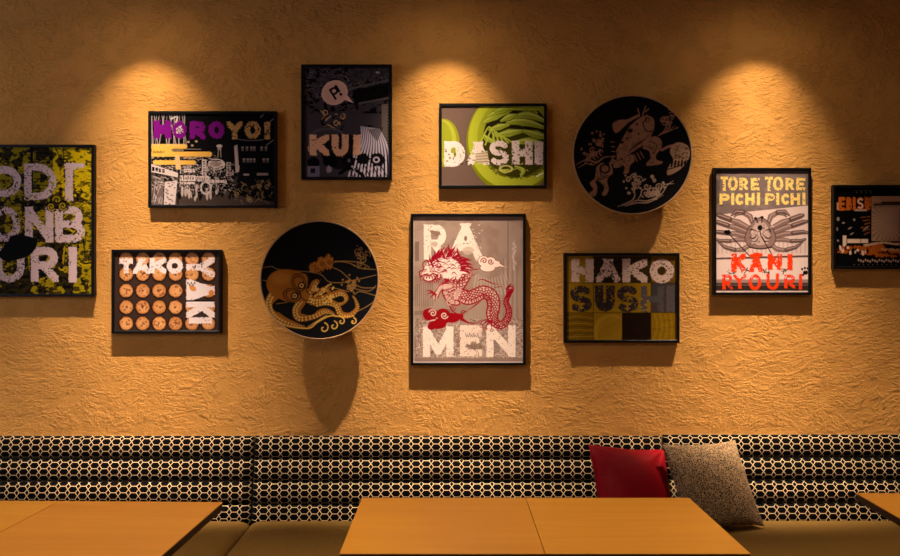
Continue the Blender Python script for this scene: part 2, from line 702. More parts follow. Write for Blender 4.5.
def fbm(h, w, cy, cx, seed, oct=3):
    t, amp, s = 0, 1.0, 0
    for i in range(oct):
        t = t + amp * vnoise(h, w, max(1.01, cy / 2 ** i), max(1.01, cx / 2 ** i), seed * 17 + i)
        s += amp
        amp *= 0.55
    return t / s


def sstep(a, b, x):
    t = np.clip((x - a) / (b - a), 0, 1)
    return t * t * (3 - 2 * t)


def smooth_path(pts, n=8):
    """Catmull-Rom through points (tuples of any length)"""
    p = [np.array(q, float) for q in pts]
    p = [2 * p[0] - p[1]] + p + [2 * p[-1] - p[-2]]
    out = []
    for i in range(1, len(p) - 2):
        for k in range(n):
            t = k / n
            out.append(0.5 * (2 * p[i] + (p[i + 1] - p[i - 1]) * t + (2 * p[i - 1] - 5 * p[i] + 4 * p[i + 1] - p[i + 2]) * t * t
                              + (3 * p[i] - p[i - 1] - 3 * p[i + 1] + p[i + 2]) * t ** 3))
    out.append(p[-2])
    return [tuple(q) for q in out]


def arc(cx, cy, rx, ry, a0, a1, n=14):
    return [(cx + rx * math.cos(R(a0 + (a1 - a0) * i / n)), cy + ry * math.sin(R(a0 + (a1 - a0) * i / n))) for i in range(n + 1)]


GLYPH = {
    'A': [[(0, 1), (.5, 0)], [(1, 1), (.5, 0)], [(.25, .68), (.75, .68)]],
    'B': [[(0, 0), (0, 1)], [(0, 0)] + arc(.55, .25, .35, .25, -90, 90) + [(0, .5)], [(0, .5)] + arc(.6, .75, .4, .25, -90, 90) + [(0, 1)]],
    'C': [arc(.55, .5, .55, .5, -48, -312, 20)],
    'D': [[(0, 0), (0, 1)], [(0, 0)] + arc(.4, .5, .6, .5, -90, 90) + [(0, 1)]],
    'E': [[(0, 0), (0, 1)], [(0, 0), (1, 0)], [(0, .5), (.85, .5)], [(0, 1), (1, 1)]],
    'H': [[(0, 0), (0, 1)], [(1, 0), (1, 1)], [(0, .5), (1, .5)]],
    'I': [[(.5, 0), (.5, 1)]],
    'J': [[(1, 0), (1, .6)] + arc(.5, .6, .5, .4, 0, 180)],
    'K': [[(0, 0), (0, 1)], [(1, 0), (.08, .55)], [(.3, .42), (1, 1)]],
    'M': [[(0, 1), (0, 0)], [(0, 0), (.5, .92)], [(.5, .92), (1, 0)], [(1, 0), (1, 1)]],
    'N': [[(0, 1), (0, 0)], [(0, 0), (1, 1)], [(1, 1), (1, 0)]],
    'O': [arc(.5, .5, .5, .5, 0, 360, 28)],
    'P': [[(0, 0), (0, 1)], [(0, 0)] + arc(.55, .28, .45, .28, -90, 90) + [(0, .56)]],
    'R': [[(0, 0), (0, 1)], [(0, 0)] + arc(.55, .27, .42, .27, -90, 90) + [(0, .54)], [(.42, .54), (1, 1)]],
    'S': [arc(.5, .25, .5, .25, -38, -240, 14) + arc(.5, .75, .5, .25, -68, 142, 14)],
    'T': [[(0, 0), (1, 0)], [(.5, 0), (.5, 1)]],
    'U': [[(0, 0), (0, .6)] + arc(.5, .6, .5, .4, 180, 0) + [(1, 0)]],
    'Y': [[(0, 0), (.5, .48), (1, 0)], [(.5, .48), (.5, 1)]],
    '!': [[(.5, 0), (.5, .6)], [(.5, .97), (.5, 1)]],
}


class Art:
    """a small painter: linear-light ink on a fine grid, coordinates in the photo's pixels"""

    def __init__(s, x0, y0, x1, y1, bg, S=2.6):
        s.x0, s.y0, s.x1, s.y1, s.S = x0, y0, x1, y1, S
        s.w, s.h = int(round((x1 - x0) * S)) + 1, int(round((y1 - y0) * S)) + 1
        s.img = np.empty((s.h, s.w, 3))
        s.img[:] = lin(bg)
        s.view(0, 0, 1)
        s.rough = None
        s.seed = 100

    def view(s, cx, cy, k):
        """following coordinates are pixels of a crop that starts at (cx, cy), magnified k times"""
        s.cx, s.cy, s.k = cx, cy, k
        s.q = s.S / k

    def pt(s, p):
        return ((p[0] / s.k + s.cx - s.x0) * s.S, (p[1] / s.k + s.cy - s.y0) * s.S)

    def win(s, xa, xb, ya, yb):
        xa, xb = max(0, int(xa) - 2), min(s.w, int(xb) + 3)
        ya, yb = max(0, int(ya) - 2), min(s.h, int(yb) + 3)
        if xa >= xb or ya >= yb:
            return None
        return xa, xb, ya, yb

    def put(s, b, m, col, alpha=1.0):
        xa, xb, ya, yb = b
        m = (np.clip(m, 0, 1) * alpha)[..., None]
        v = s.img[ya:yb, xa:xb]
        v[:] = v * (1 - m) + np.array(lin(col)) * m

    def full(s, m, col, alpha=1.0):
        s.put((0, s.w, 0, s.h), m, col, alpha)

    def noise(s, cy, cx, oct=3):
        s.seed += 1
        return fbm(s.h, s.w, cy * s.q, cx * s.q, s.seed, oct)

    def ell(s, c, rx, ry, col, alpha=1.0, rot=0, ring=None, rg=0, soft=1.0):
        x, y = s.pt(c)
        rx, ry = rx * s.q, ry * s.q
        m = max(rx, ry) + 3
        b = s.win(x - m, x + m, y - m, y + m)
        if not b:
            return
        Y, X = np.mgrid[b[2]:b[3], b[0]:b[1]]
        X, Y = X - x, Y - y
        ca, sa = math.cos(R(rot)), math.sin(R(rot))
        U, V = X * ca + Y * sa, -X * sa + Y * ca
        d = (np.hypot(U / rx, V / ry) - 1) * min(rx, ry)
        if rg:
            s.seed += 1
            d = d + (vnoise(d.shape[0], d.shape[1], 3, 3, s.seed) - .5) * rg * s.q
        if ring:
            d = np.abs(d) - ring * s.q / 2
        s.put(b, 0.5 - d / soft, col, alpha)

    def poly(s, pts, col, alpha=1.0, tex=None):
        P = [s.pt(p) for p in pts]
        xs, ys = [p[0] for p in P], [p[1] for p in P]
        b = s.win(min(xs), max(xs), min(ys), max(ys))
        if not b:
            return
        acc = 0
        for ox, oy in ((-.25, -.25), (.25, -.25), (-.25, .25), (.25, .25)):
            Y, X = np.mgrid[b[2]:b[3], b[0]:b[1]].astype(float)
            X, Y = X + ox, Y + oy
            ins = np.zeros(X.shape, bool)
            for (xa, ya), (xb, yb) in zip(P, P[1:] + P[:1]):
                if ya == yb:
                    continue
                c = ((ya > Y) != (yb > Y)) & (X < (xb - xa) * (Y - ya) / (yb - ya) + xa)
                ins ^= c
            acc = acc + ins
        m = acc / 4.0
        if tex is not None:
            m = m * tex[b[2]:b[3], b[0]:b[1]]
        s.put(b, m, col, alpha)

    def rect(s, x0, y0, x1, y1, col, alpha=1.0, tex=None):
        s.poly([(x0, y0), (x1, y0), (x1, y1), (x0, y1)], col, alpha, tex)

    def field(s, paths, pad):
        """signed distance to a set of stroked polylines: points (x, y[, width]) in grid units"""
        al = [p for q in paths for p in q]
        xs, ys = [p[0] for p in al], [p[1] for p in al]
        b = s.win(min(xs) - pad, max(xs) + pad, min(ys) - pad, max(ys) + pad)
        if not b:
            return None, None
        D = np.full((b[3] - b[2], b[1] - b[0]), 1e3)
        for q in paths:
            for p0, p1 in zip(q[:-1], q[1:]):
                w0, w1 = p0[2] / 2, p1[2] / 2
                m = max(w0, w1) + 6
                c = s.win(min(p0[0], p1[0]) - m, max(p0[0], p1[0]) + m, min(p0[1], p1[1]) - m, max(p0[1], p1[1]) + m)
                if not c:
                    continue
                xa, xb, ya, yb = max(c[0], b[0]), min(c[1], b[1]), max(c[2], b[2]), min(c[3], b[3])
                if xa >= xb or ya >= yb:
                    continue
                Y, X = np.mgrid[ya:yb, xa:xb]
                dx, dy = p1[0] - p0[0], p1[1] - p0[1]
                L2 = dx * dx + dy * dy + 1e-9
                t = np.clip(((X - p0[0]) * dx + (Y - p0[1]) * dy) / L2, 0, 1)
                d = np.hypot(X - p0[0] - t * dx, Y - p0[1] - t * dy) - (w0 + (w1 - w0) * t)
                v = D[ya - b[2]:yb - b[2], xa - b[0]:xb - b[0]]
                np.minimum(v, d, out=v)
        return b, D

    def line(s, pts, w, col, alpha=1.0, curve=False, taper=None, rg=0):
        """stroke; taper=(start, end) factors of the width"""
        if curve and len(pts) > 2:
            pts = smooth_path(pts, 7)
        n = max(1, len(pts) - 1)
        path = []
        for i, p in enumerate(pts):
            t = i / n
            ww = p[2] if len(p) > 2 else w
            if taper:
                a, bq = taper
                ww = ww * (a + (1 - a) * min(1, 2 * t) if t < .5 else bq + (1 - bq) * min(1, 2 * (1 - t)))
            x, y = s.pt(p)
            path.append((x, y, ww * s.q))
        b, D = s.field([path], max(q[2] for q in path) + 2)
        if b is None:
            return
        if rg:
            s.seed += 1
            D = D + (vnoise(D.shape[0], D.shape[1], 2.5, 2.5, s.seed) - .5) * rg * s.q
        s.put(b, 0.5 - D, col, alpha)

    def glyph(s, ch, x, y, w, h, sw, col, rot=0, rough=0.0, erode=0.0, alpha=1.0, cell=3.0, sx=0):
        """letter ch filling the box (x, y, w, h); rot=90 turns it clockwise (w, h stay the letter's own)"""
        if ch == 'S':
            sw *= .8
        paths = []
        sq = sw * s.q
        ca, sa = math.cos(R(rot)), math.sin(R(rot))
        for pl in GLYPH[ch]:
            q = []
            loc = []
            for (u, v) in pl:
                loc.append([sw / 2 + u * max(0.01, w - sw), sw / 2 + v * (h - sw)])
            if ch not in 'OSC!':
                # ends on the letter's box run on, the box then trims them square
                for e, f in ((0, 1), (-1, -2)):
                    u, v = pl[e]
                    if u in (0, 1) or v in (0, 1):
                        ax, ay = loc[e]
                        bx, by = loc[f]
                        d = math.hypot(ax - bx, ay - by) + 1e-6
                        loc[e] = [ax + (ax - bx) / d * sw * .6, ay + (ay - by) / d * sw * .6]
            for lx, ly in loc:
                if rot:
                    lx, ly = lx * ca - ly * sa, lx * sa + ly * ca
                X, Y = s.pt((x + lx, y + ly))
                q.append((X, Y, sq))
            paths.append(q)
        b, D = s.field(paths, sq + 3)
        if b is None:
            return
        Yg, Xg = np.mgrid[b[2]:b[3], b[0]:b[1]]
        gx, gy = s.pt((x, y))
        U, V = (Xg - gx) * ca + (Yg - gy) * sa, -(Xg - gx) * sa + (Yg - gy) * ca
        W_, H_ = w * s.q, h * s.q
        box_d = np.maximum(np.abs(U - W_ / 2) - W_ / 2, np.abs(V - H_ / 2) - H_ / 2)
        D = np.maximum(D, box_d)
        s.seed += 1
        hh, ww = D.shape
        if rough:
            D = D + (fbm(hh, ww, cell * s.S / 2.6, cell * s.S / 2.6, s.seed, 2) - .5) * rough * s.q
        m = np.clip(0.5 - D, 0, 1)
        if erode:
            n = .75 * fbm(hh, ww, 3.4 * s.S / 2.6, 3.4 * s.S / 2.6, s.seed + 5000, 3) + .25 * fbm(hh, ww, 22, 22, s.seed + 9000, 2)
            th = np.quantile(n, erode)
            m = m * sstep(th - .03, th + .03, n)
        s.put(b, m, col, alpha)

    def word(s, txt, boxes, sw, col, **kw):
        for ch, bx in zip(txt, boxes):
            s.glyph(ch, bx[0], bx[1], bx[2] - bx[0], bx[3] - bx[1], bx[4] if len(bx) > 4 else sw, col, **kw)

    def swirl(s, c, r, w, col, turns=1.3, a0=0, cw=1, alpha=1.0):
        n = int(18 * turns)
        pts = []
        for i in range(n + 1):
            t = i / n
            a = R(a0) + cw * 2 * PI * turns * t
            rr = r * (1 - t * 0.85)
            pts.append((c[0] + rr * math.cos(a), c[1] + rr * math.sin(a)))
        s.line(pts, w, col, alpha)


def print_mesh(name, art, ox, oz, depth):
    """a flat sheet carrying the art; ox, oz is the origin in local metres of the art's top-left corner"""
    k = depth / F / art.S
    w, h = art.w, art.h
    X, Z = np.meshgrid(ox + np.arange(w) * k, oz - np.arange(h) * k)
    co = np.stack([X, np.zeros_like(X), Z], -1).astype(np.float32).reshape(-1)
    me = bpy.data.meshes.new(name)
    me.vertices.add(w * h)
    me.vertices.foreach_set('co', co)
    i = (np.arange(h - 1)[:, None] * w + np.arange(w - 1)[None, :]).reshape(-1)
    q = np.stack([i, i + w, i + w + 1, i + 1], -1).reshape(-1).astype(np.int32)
    nq = len(i)
    me.loops.add(nq * 4)
    me.loops.foreach_set('vertex_index', q)
    me.polygons.add(nq)
    me.polygons.foreach_set('loop_start', np.arange(nq, dtype=np.int32) * 4)
    me.update(calc_edges=True)
    at = me.color_attributes.new('ink', 'FLOAT_COLOR', 'POINT')
    rgba = np.ones((h * w, 4), np.float32)
    rgba[:, :3] = np.clip(art.img.reshape(-1, 3) * 1.05 - 0.011, 0.0015, 1)
    at.data.foreach_set('color', rgba.reshape(-1))
    return me


FR_T, FR_E, REC = 0.0125, 0.031, 0.009     # frame face width, stand-off of its face, print recess


def framed(px, art_fn, label):
    """px = outer frame box in the photo"""
    d = WALL - FR_E
    x0, x1, z1, z0 = wx(px[0], d), wx(px[2], d), wz(px[1], d), wz(px[3], d)
    t = empty('framed_poster', ((x0 + x1) / 2, WALL, z0), label, 'picture', 'framed posters on the stucco wall')
    hw, H = (x1 - x0) / 2, z1 - z0
    bm = bmesh.new()

    def loop(ins, y):
        return [bm.verts.new((sx * (hw - ins), y, zz)) for sx, zz in ((-1, ins), (1, ins), (1, H - ins), (-1, H - ins))]
    ls = [loop(0.001, -0.001), loop(0, -0.002), loop(0, -FR_E + 0.0015), loop(0.0015, -FR_E), loop(FR_T - 0.0015, -FR_E),
          loop(FR_T, -FR_E + 0.0012), loop(FR_T, -FR_E + REC + 0.004)]
    for a, b in zip(ls[:-1], ls[1:]):
        for i in range(4):
            j = (i + 1) % 4
            bm.faces.new((a[i], a[j], b[j], b[i]))
    bm.faces.new(ls[0])
    bm.faces.new(ls[-1])
    obj_bm('frame', bm, M_FRAME, t)
    pd = d + REC
    ins = FR_T * F / d
    ax0, ay0, ax1, ay1 = px[0] + ins, px[1] + ins, px[2] - ins, px[3] - ins
    art = art_fn(ax0, ay0, ax1, ay1)
    # the sheet fills the opening
    k = pd / F / art.S
    me = print_mesh('printed_sheet', art, -(art.w - 1) * k / 2, H / 2 + (art.h - 1) * k / 2, pd)
    o = link('printed_sheet', me, M_PRINT, t)
    o.location = (0, -FR_E + REC, 0)
    return t


BLK = (14, 12, 12)
PINK = (222, 196, 186)


# ---- yellow poster at the left edge
def art_donburi(x0, y0, x1, y1):
    a = Art(x0, y0, x1, y1, (206, 178, 22))
    a.view(0, 144, 6.864)
    X = np.linspace(0, 1, a.w)[None, :]
    Y = np.linspace(0, 1, a.h)[:, None]
    # olive columns of different tone
    for xa, xb, c, al in ((-200, 200, (110, 104, 26), .75), (200, 222, (12, 12, 8), 1), (222, 358, (98, 92, 24), .8)):
        a.rect(xa, -60, xb, 430, c, al)
    a.rect(-200, 400, 640, 1080, (84, 76, 20), .55)
    n = a.noise(26, 46, 3)
    n2 = a.noise(14, 30, 3)
    th = 0.50 - 0.10 * sstep(.55, .2, X) + 0.03 * (Y < .4)
    brush = sstep(.02, .0, np.abs(n - 0.5) - 0.006) * (n2 > .45)
    a.full(brush, (22, 20, 8), .9)
    n3 = a.noise(52, 60, 3)
    a.full(sstep(.60, .62, n3 + .10 * (1 - X) + .06 * (Y > .42)), (20, 18, 8), .9)
    a.full(sstep(.60, .62, n2 + .06 * (Y > .42)), (20, 18, 8), .8)
    for k in range(60):
        bx, by = RNG.uniform(-150, 600), RNG.uniform(20, 1040)
        an, ln = RNG.uniform(-.9, .5), RNG.uniform(40, 130)
        cx_, sx_ = math.cos(an) * ln, math.sin(an) * ln
        bend = RNG.uniform(-30, 30)
        a.line([(bx, by), (bx + cx_ * .5 - bend * .4, by + sx_ * .5 + bend), (bx + cx_, by + sx_)], RNG.uniform(7, 18),
               (16, 14, 8) if k % 3 else (206, 178, 26), .92, curve=True, taper=(.2, .1), rg=5)
    a.view(0, 144, 6.864)
    for k in range(7):
        y = 60 + 44 * k
        a.line([(228, y), (350, y + 6)], 7, (18, 17, 10), .8)
    for k in range(22):
        x = RNG.uniform(-150, 600)
        y = RNG.uniform(500, 1000)
        a.line([(x, y), (x + RNG.uniform(-12, 12), y + RNG.uniform(30, 120))], RNG.uniform(5, 13), (176, 146, 24) if k % 2 else (16, 14, 8), .85, rg=10)
    for k in range(26):
        x, y = RNG.uniform(370, 610), RNG.uniform(20, 420)
        a.line([(x, y), (x + 26, y - 12), (x + 60, y + 8)], 9, (40, 36, 8), .8, curve=True, taper=(.1, .1))
    a.line([(372, 20), (430, 150), (430, 20)], 10, (40, 36, 8), .8)
    # lettering, three rows, cut by the edge of the frame
    kw = dict(rough=11, erode=.14)
    L = (214, 186, 182)
    a.glyph('O', -95, 150, 235, 215, 52, L, **kw)
    a.glyph('D', 160, 135, 220, 250, 50, L, rough=12, erode=.24)
    a.glyph('I', 440, 135, 56, 255, 52, L, rough=9, erode=.12)
    a.glyph('I', 452, 132, 100, 44, 36, L, rot=0, rough=9, erode=.3)
    a.line([(452, 148), (560, 148)], 32, L, rg=20)
    a.view(0, 144, 6.864)
    a.glyph('O', -80, 430, 215, 240, 50, L, rough=12, erode=.28)
    a.glyph('N', 165, 430, 195, 245, 54, L, rough=9, erode=.10)
    a.glyph('B', 372, 425, 205, 250, 52, L, rough=9, erode=.12)
    a.glyph('U', -40, 705, 200, 245, 48, L, rough=12, erode=.28)
    a.glyph('R', 205, 705, 190, 240, 54, L, rough=9, erode=.08)
    a.glyph('I', 462, 705, 62, 245, 56, L, rough=9, erode=.04)
    # ink curls between the rows and the black splash
    for c, r in (((385, 385), 38), ((345, 430), 28), ((425, 425), 30)):
        a.ell(c, r + 16, r + 10, (12, 11, 8), .9, rg=20)
        a.swirl(c, r, 8, (170, 145, 24), 1.4, 40)
    a.swirl((28, 128), 34, 9, (16, 14, 8), 1.3, 180)
    a.view(0, 215, 6.54)
    a.poly(smooth_path([(-20, 250), (40, 180), (70, 135), (150, 132), (235, 165), (215, 235), (160, 275), (60, 300), (0, 285), (-20, 250)]), (9, 9, 9))
    a.poly([(150, 140), (240, 160), (205, 215)], (9, 9, 9))
    return a


# ---- night street, purple and tan lettering
def art_horoyoi(x0, y0, x1, y1):
    a = Art(x0, y0, x1, y1, (20, 17, 16))
    W_ = (214, 196, 186)
    a.view(146, 140, 6.818)
    n = a.noise(18, 18, 3)
    a.rect(30, 160, 330, 440, (92, 80, 74), .8, sstep(.42, .62, n))
    # road
    a.poly([(30, 445), (210, 380), (560, 365), (870, 420), (870, 460), (30, 460)], (74, 62, 56), .9)
    # left awning, shop signs
    a.poly([(30, 160), (220, 225), (220, 255), (30, 215)], (206, 188, 178))
    for k in range(4):
        a.rect(38 + 23 * k, 182 + 5 * k, 55 + 23 * k, 210 + 4 * k, (26, 22, 20))
    a.poly([(30, 235), (120, 260), (110, 440), (30, 440)], (112, 98, 92), .9)
    for k in range(18):
        a.line([(RNG.uniform(30, 110), RNG.uniform(250, 440)), (RNG.uniform(30, 110), RNG.uniform(250, 440))], 5, (190, 170, 160) if k % 3 else (22, 20, 20), .7)
    a.poly([(125, 285), (210, 275), (195, 440), (118, 440)], (202, 184, 176))
    for k in range(15):
        a.ell((RNG.uniform(130, 195), 295 + 10 * k), RNG.uniform(5, 14), 4, (40, 34, 32), .9)
    a.line([(220, 200), (214, 445)], 9, (28, 24, 22))
    # sign bands over the street
    for (xa, ya, xb, yb) in ((228, 240, 335, 278), (340, 245, 425, 280), (255, 195, 330, 218), (230, 285, 330, 300), (430, 270, 545, 290)):
        a.rect(xa, ya, xb, yb, (216, 196, 186))
        for k in range(int((xb - xa) / 16)):
            a.rect(xa + 4 + 16 * k, ya + 8, xa + 13 + 16 * k, yb - 7, (60, 48, 44), .8)
    a.rect(378, 132, 408, 240, (208, 190, 182))
    for k in range(6):
        a.ell((393, 146 + 17 * k), 9, 6, (44, 36, 34))
    # hanging lantern shaped sign
    a.ell((478, 165), 58, 38, (204, 186, 178))
    a.ell((470, 160), 36, 20, (150, 130, 122), rg=20)
    a.line([(430, 180), (470, 195), (520, 180)], 8, (50, 42, 40), curve=True)
    a.line([(440, 140), (500, 138)], 8, (50, 42, 40))
    a.rect(545, 150, 575, 245, (170, 152, 144))
    for k in range(5):
        a.ell((560, 162 + 18 * k), 8, 6, (36, 30, 28))
    a.poly([(598, 40), (620, 30), (632, 215), (608, 220)], (182, 162, 152))
    a.line([(590, 60), (604, 215)], 5, (30, 26, 24))
    # thin tower with a lamp head
    a.ell((497, 40), 20, 11, (190, 172, 164))
    a.ell((497, 58), 14, 10, (150, 132, 124))
    a.line([(490, 66), (488, 115)], 5, (160, 144, 136))
    a.line([(505, 66), (508, 115)], 5, (160, 144, 136))
    # crowd
    for k in range(34):
        x = RNG.uniform(225, 600)
        y = RNG.uniform(300, 345)
        c = (16, 14, 14) if k % 3 else (188, 168, 158)
        hh = RNG.uniform(35, 75)
        a.ell((x, y + hh * .55), 9, hh * .5, c, .9)
        a.ell((x, y), 7, 8, c, .9)
    a.ell((405, 325), 34, 40, (196, 178, 168), 1, ring=12)
    # dark facade with rows of small windows on the right
    a.rect(640, 0, 880, 300, (24, 20, 18))
    for y, xs in ((58, (655, 685, 715, 735, 785, 815)), (138, (665, 690, 712, 735, 800, 825))):
        for x in xs:
            a.rect(x - 8, y - 14, x + 8, y + 14, (160, 142, 132), .9)
            a.rect(x - 8, y - 2, x + 8, y + 14, (70, 60, 54), .7)
    a.rect(660, 228, 700, 240, (170, 150, 140))
    a.rect(752, 224, 830, 240, (150, 132, 122))
    n = a.noise(7, 9, 2)
    yy = np.linspace(0, 1, a.h)[:, None]
    xx = np.linspace(0, 1, a.w)[None, :]
    band = .75 * sstep(.52, .60, yy) * sstep(.90, .82, yy) * sstep(.72, .64, xx) * sstep(.20, .26, xx)
    a.full(sstep(.56, .64, n) * band, (206, 186, 176), .85)
    n = a.noise(11, 6, 2)
    a.full(sstep(.60, .66, n) * band, (14, 12, 12), .9)
    n = a.noise(5, 16, 2)
    a.full(sstep(.64, .70, n) * sstep(.40, .46, yy) * sstep(.66, .60, yy) * sstep(.55, .48, xx), (200, 180, 170), .8)
    for k in range(26):
        x, y = RNG.uniform(215, 640), RNG.uniform(170, 300)
        a.line([(x, y), (x + RNG.uniform(-4, 4), y + RNG.uniform(10, 46))], RNG.uniform(3, 7), (196, 176, 166) if k % 2 else (18, 16, 15), .9)
    for k in range(24):
        x, y = RNG.uniform(40, 210), RNG.uniform(240, 300)
        a.line([(x, y), (x + RNG.uniform(8, 30), y + RNG.uniform(2, 12))], 5, (44, 36, 34) if k % 2 else (196, 178, 170), .8)
    # gold foliage line work
    for k in range(60):
        x, y = RNG.uniform(590, 860), RNG.uniform(270, 425)
        if x < 650 and y < 300:
            continue
        a.line([(x, y), (x + RNG.uniform(-22, 22), y + RNG.uniform(-22, 22)), (x + RNG.uniform(-26, 26), y + RNG.uniform(-10, 30))], 6,
               (150, 122, 82) if k % 2 else (110, 92, 70), .9, curve=True, taper=(.2, .2))
    for k in range(6):
        a.swirl((RNG.uniform(600, 850), RNG.uniform(300, 410)), 18, 5, (156, 128, 86), 1.2, RNG.uniform(0, 360))
    # flat gold cloud bands
    G = (228, 176, 78)
    for (xa, xb, y, w) in ((36, 262, 42, 32), (36, 430, 95, 34), (60, 322, 152, 30)):
        a.line([(xa - 30 if xa < 40 else xa, y), (xb, y)], w, G)
    a.poly([(36, 40), (180, 40), (180, 100), (36, 100)], G)
    for k in range(10):
        x = 45 + 8 * k
        a.rect(x, 70 + (k % 3) * 3, x + 5, 88, (40, 30, 18), .85)
    a.line([(180, 68), (245, 68)], 17, (128, 108, 90), rg=10)
    a.line([(60, 125), (175, 125)], 14, (44, 36, 30), rg=14)
    a.line([(262, 123), (330, 120)], 12, (170, 140, 110), rg=14)
    a.poly([(195, 100), (225, 100), (235, 200), (200, 200)], (216, 180, 120))
    a.line([(262, 60), (370, 62)], 6, (130, 116, 104))
    for c in ((312, 36), (285, 12), (340, 8)):
        a.ell(c, 9, 7, (190, 160, 120))
    # light rays
    a.view(150, 110, 7.087)
    for k in range(15):
        x = -10 + 18 * k
        a.line([(x, 30), (x + RNG.uniform(-50, 50), 250)], RNG.uniform(3, 9), (190, 176, 166), .65)
    for p in (((780, 50), (800, 30)), ((850, 80), (870, 62)), ((822, 248), (870, 212))):
        a.line(p, 7, (120, 112, 108))
    a.line([(610, 205), (700, 215), (800, 210)], 5, (130, 120, 112), .8, curve=True)
    # letters
    PU = (118, 30, 120)
    a.glyph('H', 20, 72, 128, 130, 46, PU, rough=20, erode=.03)
    a.ell((84, 136), 46, 34, PU, 1, rg=14)
    a.ell((205, 138), 50, 62, PU, 1, rg=14)
    a.ell((203, 140), 24, 28, (206, 186, 180), .95, rg=22)
    a.swirl((205, 140), 20, 6, (90, 40, 90), 1.2)
    a.line([(150, 60), (190, 45), (180, 85)], 10, (206, 190, 180), curve=True)
    a.glyph('R', 278, 78, 112, 128, 40, PU, rough=16, erode=.03)
    a.glyph('O', 412, 78, 112, 124, 38, PU, rough=16, erode=.05)
    T_ = (190, 146, 88)
    a.glyph('Y', 540, 82, 114, 124, 38, T_, rough=14, erode=.14)
    a.glyph('O', 668, 78, 112, 124, 36, T_, rough=14, erode=.16)
    a.glyph('I', 805, 84, 44, 122, 40, T_, rough=14, erode=.16)
    return a


# ---- grid of browned dough balls in an iron plate
def art_takoyaki(x0, y0, x1, y1):
    a = Art(x0, y0, x1, y1, (64, 50, 44))
    a.view(100, 240, 5.292)
    r = random.Random(4)
    for i, cx in enumerate((136, 223, 310, 397, 484, 571)):
        for j, cy in enumerate((100, 180, 268, 355, 441)):
            a.ell((cx, cy + 2), 42, 42, (34, 26, 23), .9)
            v = r.uniform(-12, 12)
            base = (206 + v, 142 + v, 84 + v + r.uniform(-6, 6))
            a.ell((cx, cy), 36, 36, (150, 92, 52), 1, rg=5)
            a.ell((cx, cy), 32, 32, base, 1, rg=5, soft=3)
            a.ell((cx + r.uniform(-8, 8), cy + r.uniform(-8, 8)), 20, 16, (228, 176, 120), .5, soft=10)
            for k in range(r.randint(4, 15)):
                an, rr = r.uniform(0, 6.28), r.uniform(0, 27)
                a.ell((cx + rr * math.cos(an), cy + rr * math.sin(an)), r.uniform(3, 8), r.uniform(2, 6), (120, 62, 34), .75, r.uniform(0, 180))
    L = (232, 214, 208)
    kw = dict(rough=7, cell=2.2)
    a.word('TAKO', [(100, 98, 170, 176), (172, 98, 262, 178), (260, 95, 348, 176), (350, 96, 436, 178)], 27, L, erode=.07, **kw)
    a.ell((393, 136), 16, 15, (60, 46, 40))
    # the second half of the word runs down the right-hand side, turned clockwise
    for ch, y, wdt, er in (('Y', 92, 104, .10), ('A', 208, 116, .02), ('K', 322, 88, .02), ('I', 404, 44, .02)):
        a.glyph(ch, 603 if ch != 'I' else 590, y, wdt, 150 if ch != 'I' else 122, 34 if ch != 'I' else 32, L, rot=90, erode=er, **kw)
    a.poly([(455, 215), (560, 235), (600, 275), (455, 318)], L)
    a.ell((488, 255), 20, 14, (214, 140, 74), 1, 40)
    a.ell((586, 280), 14, 16, (206, 128, 66))
    a.rect(450, 318, 605, 326, (40, 30, 26))
    for k in range(5):
        a.ell((462 + 9 * k, 228 + (k % 2) * 9), 4, 7, (90, 76, 70), .9)
    return a


